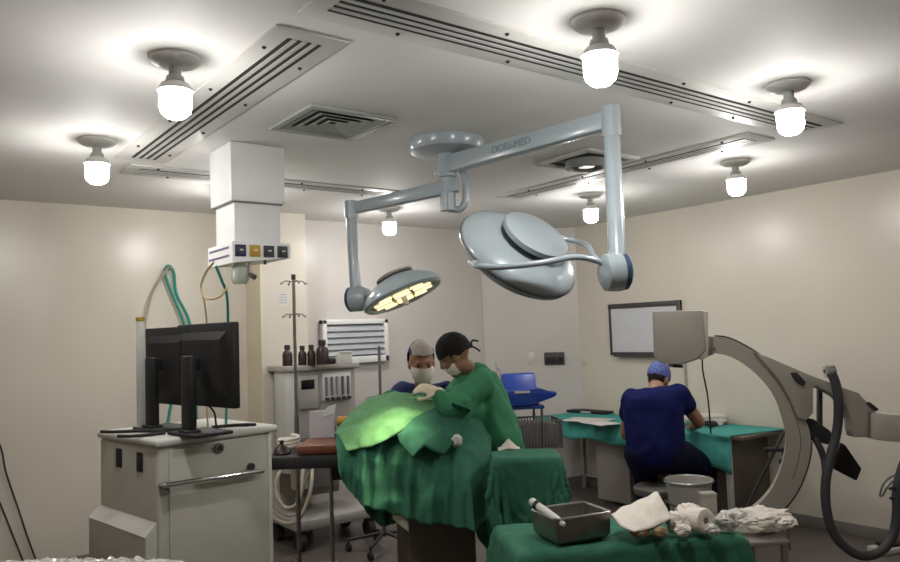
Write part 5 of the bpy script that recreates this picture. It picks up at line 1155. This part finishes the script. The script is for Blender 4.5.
# ------------------------------------------------------------------ crinkled plastic at the lower left, on a side table
e0, e1_ = onz(-40, 559, .92), onz(186, 557, .92)
fx_ = V((e1_.x-e0.x, e1_.y-e0.y, 0)); fl_ = fx_.length; fx_.normalize(); fy_ = V((fx_.y, -fx_.x, 0))
fm_ = frame(V((e0.x, e0.y, 0)), fx_, -fy_, ZA)
t = thing('side_table', fm_ @ V((fl_/2, -.2, 0)), 'steel side table under the crinkled plastic at the lower left edge', 'table')
part('table_top', B().box((0, -.42, .88), (fl_, 0, .905), fm_, bev=.006), 'steel', t)
for x in (.04, fl_-.04):
    for y in (-.38, -.04): part('leg', B().cyl(fm_ @ V((x, y, 0)), fm_ @ V((x, y, .88)), .014, seg=12), 'dullsteel', t)
g = []
for i in range(91):
    r = []
    for j in range(41):
        x = fl_*(.0+i/90*1.0); y = .0 - .36*j/40; v = V((x*24, y*24, .5))
        h_ = .006 + .020*abs(noise.noise(v)) + .016*abs(noise.noise(v*2.7)) + .007*abs(noise.noise(v*6))
        h_ *= min(1, (j+.6)/3)*min(1, (90.5-i)/5)
        r.append(fm_ @ V((x, y-.008*nz(V((i*.3, 0, 1))), .906+h_)))
    g.append(r)
o = solo('crinkled_plastic', B().grid(g), 'film', 'crinkled shiny clear plastic sheet at the lower left edge', 'plastic sheet', ang=25); solid(o, .002)

# ------------------------------------------------------------------ people
def head_prims(b, c, fw, up, s=1.0, ears=True):
    fw = fw.normalized(); up = (up - fw*up.dot(fw)).normalized(); x = fw.cross(up)
    R3 = Matrix(((x.x, fw.x, up.x), (x.y, fw.y, up.y), (x.z, fw.z, up.z)))
    def P(a, f, u): return c + (x*a + fw*f + up*u)*s
    def E(p, r): b.ball(p, V(r)*s, R3, 3)
    E(P(0, -.012, .035), (.074, .095, .095)); E(P(0, .025, -.02), (.064, .072, .085)); E(P(0, .045, -.085), (.040, .042, .035))
    E(P(0, .078, .028), (.052, .018, .014)); E(P(.036, .068, -.02), (.022, .02, .022)); E(P(-.036, .068, -.02), (.022, .02, .022))
    b.caps(P(0, .088, .022), .009*s, P(0, .108, -.018), .013*s); E(P(.011, .1, -.022), (.009, .011, .008)); E(P(-.011, .1, -.022), (.009, .011, .008))
    E(P(0, .086, -.052), (.024, .012, .007)); E(P(0, .084, -.063), (.021, .012, .007))
    if ears:
        for q in (1, -1): E(P(.076*q, -.005, -.005), (.010, .020, .032))
    return P, R3
def cap_mesh(P, R3, c, s, cut, grow=1.09, seed=1):
    b = B().ball((0, 0, 0), 1, sub=5)
    rad = V((.076, .098, .100))*grow*s
    up = R3 @ V((0, 0, 1)); fw = R3 @ V((0, 1, 0)); ctr = P(0, -.012, .035)
    for v in b.bm.verts: v.co = ctr + R3 @ V((v.co.x*rad.x, v.co.y*rad.y, v.co.z*rad.z))*(1 + .02*nz(v.co*6+V((seed, 0, 0))))
    kill = [v for v in b.bm.verts if cut((R3.transposed() @ (v.co-ctr))/s)]
    bmesh.ops.delete(b.bm, geom=kill, context='VERTS')
    return b
def hand_prims(b, wrist, d, n, thumb, curl=.5, r=1.0, s=1.0):
    d = d.normalized(); n = (n - d*n.dot(d)).normalized(); a = d.cross(n)*thumb     # a points to the thumb side
    R3 = Matrix(((a.x, d.x, n.x), (a.y, d.y, n.y), (a.z, d.z, n.z)))
    b.ball(wrist + d*.045*s, V((.038*r, .048, .017*r))*s, R3, 3); b.ball(wrist + d*.07*s, V((.039*r, .022, .015*r))*s, R3, 2)
    b.caps(wrist - d*.01, .026*r*s, wrist + d*.03*s, .022*r*s)
    for i, L in enumerate((.068, .078, .073, .058)):
        p = wrist + (d*.083 + a*(.029-.0195*i))*s; dirv = (d + a*(.10-.07*i)).normalized(); ang = curl*(.35+.06*i); rr = .0088*r*s
        for seg, f in ((0, .44), (1, .32), (2, .24)):
            dd = (dirv*math.cos(ang) - n*math.sin(ang)); q = p + dd*L*f*s
            b.caps(p, rr, q, rr*.92); p = q; rr *= .92; ang += curl*.6
    p = wrist + (d*.025 + a*.028)*s
    for L, dirv in ((.042, d*.6 + a*.75 - n*.25*curl), (.032, d*.85 + a*.35 - n*.4*curl), (.026, d*.95 + a*.1 - n*.5*curl)):
        q = p + dirv.normalized()*L*s; b.caps(p, .0105*r*s, q, .0098*r*s); p = q
def limb(b, pts, rs):
    for i in range(len(pts)-1): b.caps(pts[i], rs[i], pts[i+1], rs[i+1])
def torso(b, hip, chest, side, rh, rc, wh=.08, wc=.10):
    side = side.normalized()
    for q in (1, -1): b.caps(hip+side*wh*q, rh, chest+side*wc*q, rc)
    b.caps(hip, rh, chest, rc); b.caps(hip+side*wh, rh, hip-side*wh, rh); b.caps(chest+side*wc, rc, chest-side*wc, rc)
def cloth_wr(seed, a=.008, f=9, dirz=1.0):
    def w_(p):
        q = V((p.x*f, p.y*f, p.z*f*dirz)) + V((seed*7, 0, 0))
        return a*(.7*noise.noise(q) - 1.1*abs(noise.noise(q*1.8)) + .45)
    return w_

def shoes(t, ankles, toe):
    for q in ankles:
        b = B(); b.caps(q - ZA*.045 - toe*.04, .046, q - ZA*.05 + toe*.15, .038)
        sb = remesh(b, .008, 4)
        for v in sb.bm.verts: v.co.z = max(v.co.z, .001)
        part('shoe', sb, 'black', t)
def trousers(t, hip, side, mt_, seed):
    b = B()
    for q in (1, -1):
        h_ = hip + side*.09*q; limb(b, [h_, V((h_.x, h_.y, .46)), V((h_.x, h_.y, .1))], [.12, .085, .07])
    part('scrub_trousers', remesh(b, .014, 6, wrinkle=cloth_wr(seed, .010, 8)), mt_, t)
    shoes(t, [V(((hip + side*.09*q).x, (hip + side*.09*q).y, .09)) for q in (1, -1)], -SD if mt_ == 'scrubdark' else -WD)
# ---- surgeon in green, bent over the patient from the right
c = at(455, 356, 4.56); fw = (-SD*.82 - ZA*.50 + WD*.12).normalized(); up = (ZA*.80 - SD*.52).normalized()
t = thing('person', V((sw(.265, 4.72, 0))), 'surgeon in green gown and black cap bending over the patient from the right', 'person')
sh_n = at(481, 384, 4.46); sh_f = at(470, 380, 4.84); chest = at(479, 398, 4.68); hip = sw(.265, 4.74, .93); neck = at(468, 372, 4.62)
side = (sh_n-sh_f).normalized()
el_n = at(452, 412, 4.30); wr_n = at(438.5, 392, 4.34); el_f = at(446, 404, 4.86); wr_f = at(430, 396, 4.66)
b = B(); P, R3 = head_prims(b, c, fw, up)
b.caps(c - up*.08 - fw*.02, .052, neck, .058); b.caps(neck, .06, chest, .09)
torso(b, hip, chest, side, .12, .115)
for s_, e_, w_ in ((sh_n, el_n, wr_n), (sh_f, el_f, wr_f)): limb(b, [chest, s_, e_, w_], [.07, .058, .043, .027])
hd_n = (at(427, 389, 4.34)-wr_n).normalized(); hd_f = (at(421, 400, 4.56)-wr_f).normalized()
hand_prims(b, wr_n, hd_n, (-WD*.55+ZA*.75), -1, .75); hand_prims(b, wr_f, hd_f, (ZA+SD*.2), 1, .8)
for q in (1, -1):
    h_ = hip + side*.09*q; k_ = V((h_.x, h_.y, .48)) - SD*.03; a_ = V((h_.x, h_.y, .09)) + SD*.02
    limb(b, [h_, k_, a_], [.10, .062, .042]); b.caps(a_ - ZA*.045, .04, a_ - ZA*.055 - SD*.15, .032)
part('body', remesh(b, .009, 5), 'skin2', t)
b = B(); torso(b, hip - ZA*.06, chest, side, .155, .14, .07, .085); b.caps(chest, .15, neck-up*.035+SD*.03, .075)
torso(b, V((hip.x, hip.y, .42)), hip, side, .175, .155, .07, .07)
b.caps(chest+V((0, 0, .0)), .14, at(479, 376, 4.62), .085)
limb(b, [chest, sh_n, el_n, wr_n.lerp(el_n, .12)], [.12, .088, .072, .045]); limb(b, [chest, sh_f, el_f, wr_f.lerp(el_f, .12)], [.12, .088, .07, .045])
b.caps(el_n.lerp(sh_n, .15)+SD*.02, .085, chest.lerp(hip, .35)-SD*.05, .14); b.caps(el_n+SD*.03-ZA*.01, .07, chest.lerp(hip, .7)-SD*.10, .13)
b.caps(sh_n.lerp(el_n, .5), .085, chest - SD*.06, .13); b.caps(sh_f.lerp(el_f, .5), .085, chest - SD*.08, .12)
b.caps(at(476, 374, 4.62), .08, at(486, 392, 4.66), .125); b.caps(at(486, 392, 4.66), .125, at(497, 432, 4.7), .15); b.caps(at(463, 384, 4.58), .075, chest, .13)
def gown_wr(p):
    a = (p.dot(SD)*.8 + p.dot(WD)*.6)*15 + p.z*6 + 2.2*noise.noise(V((p.x*3, p.y*3, p.z*2.2)))
    c_ = (p.dot(SD)*.6 - p.z*.9)*17 + 2.6*noise.noise(V((p.x*4, p.y*4, p.z*3+5)))
    k = max(0, min(1, (1.25-p.z)/.2))
    return .030*k*((1-abs(math.sin(a*.5)))**1.5-.3) + .022*(1-k*.5)*((1-abs(math.sin(c_*.5)))**1.7-.3) + .008*noise.noise(p*14)
gw = remesh(b, .012, 6, wrinkle=gown_wr)
part('gown', gw, 'gown', t)
trousers(t, hip, side, 'scrubdark', 4)
part('surgical_cap', cap_mesh(P, R3, c, 1.0, lambda q: q.z < -.045 + .30*max(0, q.y) or (q.y > .03 and q.z < -.012), 1.12), 'blackcap', t, 'black surgical cap', ang=80)
kn = P(0, -.112, .0)
part('cap_ties', B().ball(kn, (.016, .014, .014)).tube([kn, kn - fw*.03 + up*.02 + WD*.01, kn - fw*.055 - up*.002], .006, 6, smooth=4).tube([kn, kn - fw*.02 - up*.03, kn - fw*.03 - up*.06], .006, 6, smooth=4), 'blackcap', t)
part('face_mask', cap_mesh(lambda a, f, u: P(a, f+.028, u-.072), R3, c, .80, lambda q: q.y < .0 or q.z > .055 or q.z < -.08, 1.05), 'mask', t, ang=80)
b = B(); hand_prims(b, wr_n, hd_n, (-WD*.55+ZA*.75), -1, .75, 1.14); b.caps(wr_n, .031, wr_n.lerp(el_n, .3), .038)
part('glove', remesh(b, .0065, 3), 'glove', t, 'cream latex glove')
b = B(); hand_prims(b, wr_f, hd_f, (ZA+SD*.2), 1, .8, 1.14); b.caps(wr_f, .031, wr_f.lerp(el_f, .3), .038)
part('glove', remesh(b, .0065, 3), 'glove', t, 'cream latex glove')

# ---- masked assistant behind the table
c = at(421.5, 364, 4.98); fw = (-WD*.90 - ZA*.20 + SD*.18).normalized(); up = (ZA - WD*.12).normalized()
base = sw(-.2, 5.08, 0)
t = thing('person', base, 'assistant with pale mask and dark cap facing us behind the operating table', 'person')
sh_l = at(402.5, 392.5, 5.06); sh_r = at(447, 393, 5.06); chest = at(425, 404, 5.1); neck = at(423, 386, 5.06); hip = sw(-.19, 5.1, .86); side = SD
b = B(); P, R3 = head_prims(b, c, fw, up, 1.06)
b.caps(c - up*.08 - fw*.02, .05, neck, .055); b.caps(neck, .06, chest, .09)
torso(b, hip, chest, side, .115, .105)
e_l, w_l = at(397, 424, 4.95), at(418, 414, 4.78); e_r, w_r = at(452, 426, 4.98), at(434, 412, 4.80)
limb(b, [chest, sh_l, e_l, w_l], [.07, .055, .042, .027]); limb(b, [chest, sh_r, e_r, w_r], [.07, .055, .042, .027])
hand_prims(b, w_l, SD*.8-WD*.5, ZA, 1, .7); hand_prims(b, w_r, -SD*.8-WD*.5, ZA, -1, .7)
for q in (1, -1):
    h_ = hip + side*.09*q; k_ = V((h_.x, h_.y, .46)); a_ = V((h_.x, h_.y, .09))
    limb(b, [h_, k_, a_], [.10, .06, .042]); b.caps(a_ - ZA*.045, .04, a_ - ZA*.055 - WD*.15, .032)
part('body', remesh(b, .009, 5), 'skin', t)
for q in (1, -1): part('eye', B().ball(P(.030*q, .079, .006), .0115, sub=3), 'eye', t, 'dark eye')
b = B(); torso(b, hip - ZA*.1, chest, side, .145, .135, .08, .09); limb(b, [chest, sh_l, sh_l.lerp(e_l, .75)], [.11, .08, .075]); limb(b, [chest, sh_r, sh_r.lerp(e_r, .75)], [.11, .08, .075]); b.caps(chest, .12, neck - ZA*.035 + WD*.02, .07)
part('scrub_top', remesh(b, .013, 6, wrinkle=cloth_wr(8, .010, 8)), 'slate', t)
trousers(t, hip, side, 'slate', 9)
part('surgical_cap', cap_mesh(P, R3, c, 1.08, lambda q: (q.y > -.01 and q.z < .040 - .0*q.y) or q.z < -.085, 1.13), 'slate', t, 'dark blue cap', ang=80)
part('cap_front', cap_mesh(P, R3, c, 1.08, lambda q: q.y < .0 or q.z < .036 or abs(q.x) > .068, 1.145), 'palecap', t, 'pale cap front', ang=80)
part('face_mask', cap_mesh(lambda a, f, u: P(a, f+.040, u-.068), R3, c, .94, lambda q: q.y < -.03 or q.z > .040 or q.z < -.085, 1.05), 'mask', t, 'pale face mask', ang=80)
b = B(); hand_prims(b, w_l, SD*.8-WD*.5, ZA, 1, .7, 1.14); b.caps(w_l, .031, w_l.lerp(e_l, .3), .037)
part('glove', remesh(b, .0065, 3), 'glove', t, 'cream latex glove')
b = B(); hand_prims(b, w_r, -SD*.8-WD*.5, ZA, -1, .7, 1.14); b.caps(w_r, .031, w_r.lerp(e_r, .3), .037)
part('glove', remesh(b, .0065, 3), 'glove', t, 'cream latex glove')

# ---- seated man in navy scrubs at the teal table, back to us
hip = at(657, 466, 5.62); st = stool(hip.x, hip.y, .42, 'round stool under the man seated in navy scrubs', .18)
FX = V((.97, .15, 0)).normalized(); SX = V((FX.y, -FX.x, 0))      # facing the wall; SX is his right
c = at(658.5, 379.5, 5.86); fw = (FX*.80 - ZA*.60).normalized(); up = (ZA*.80 + FX*.60).normalized()
t = thing('person', V((hip.x, hip.y, 0)), 'man in navy blue scrubs and patterned cap seated at the teal table, back turned', 'person')
neck = at(657, 389, 5.78); chest = at(652.5, 406, 5.70); sh_l = at(632, 399, 5.76); sh_r = at(678.5, 395, 5.70)
e_l, w_l = at(625.5, 434, 5.86), at(635, 428, 6.12); e_r, w_r = at(699, 422, 5.78), at(692, 427.5, 6.0)
side = (sh_r-sh_l).normalized()
b = B(); P, R3 = head_prims(b, c, fw, up)
b.caps(c - up*.08 - fw*.02, .052, neck, .06); b.caps(neck, .065, chest, .10)
torso(b, hip + ZA*.09, chest, side, .12, .11, .075, .085)
limb(b, [chest, sh_l, e_l, w_l], [.08, .06, .045, .028]); limb(b, [chest, sh_r, e_r, w_r], [.08, .062, .047, .029])
w_l.z = max(w_l.z, TT+.035); w_r.z = max(w_r.z, TT+.035)
hand_prims(b, w_l, FX*.7+SX*.5, ZA, 1, .5); hand_prims(b, w_r, FX*.75-SX*.4-ZA*.12, ZA, -1, .7)
kl, kr = at(645, 472, 6.06), at(707, 470, 5.96); al = V((kl.x+.02, kl.y, .09)); ar = V((kr.x-.02, kr.y-.02, .09))
hl, hr = hip + ZA*.09 - side*.09, hip + ZA*.09 + side*.09
for h_, k_, a_ in ((hl, kl, al), (hr, kr, ar)):
    limb(b, [h_, k_, a_], [.095, .065, .042]); b.caps(a_ - ZA*.045 - FX*.03, .038, a_ - ZA*.055 + FX*.14, .032)
part('body', remesh(b, .009, 5), 'skin2', t)
b = B(); torso(b, hip + ZA*.10, chest, side, .155, .14, .06, .085); b.caps(chest, .14, neck - ZA*.045 - FX*.005, .085)
b.caps(hip+ZA*.12, .17, chest-ZA*.1, .165)
limb(b, [chest + side*.05, sh_r, sh_r.lerp(e_r, .36)], [.12, .086, .080]); limb(b, [chest - side*.05, sh_l, sh_l.lerp(e_l, .42)], [.12, .084, .078])
part('scrub_top', remesh(b, .012, 7, wrinkle=cloth_wr(13, .010, 6, .8)), 'scrub', t, 'navy blue scrub top')
b = B(); b.caps(hl, .15, hr, .15)
for h_, k_, a_ in ((hl, kl, al), (hr, kr, ar)): limb(b, [h_, k_, a_ + ZA*.03], [.145, .098, .075])
part('scrub_trousers', remesh(b, .013, 6, wrinkle=cloth_wr(14, .010, 7)), 'scrubdark', t, 'dark navy trousers')
part('surgical_cap', cap_mesh(P, R3, c, 1.0, lambda q: q.z < -.030 + .22*q.y, 1.10), 'bluecap', t, 'patterned blue cap', ang=80)
part('hair', cap_mesh(P, R3, c, 1.0, lambda q: q.z < -.075 + .1*q.y or q.y > .03 or q.z > -.0, 1.05), 'hair', t, 'black hair below the cap', ang=80)
shoes(t, (al, ar), FX)

# ------------------------------------------------------------------ render look
w = bpy.data.worlds.new('world'); SC.world = w; w.use_nodes = True
w.node_tree.nodes['Background'].inputs[0].default_value = (.5, .5, .5, 1); w.node_tree.nodes['Background'].inputs[1].default_value = .0
SC.view_settings.view_transform = 'Standard'; SC.view_settings.look = 'None'; SC.view_settings.gamma = 1
SC.view_settings.use_curve_mapping = False
SC.view_settings.exposure = -0.1
SC.cycles.use_denoising = True
SC.cycles.max_bounces = 8
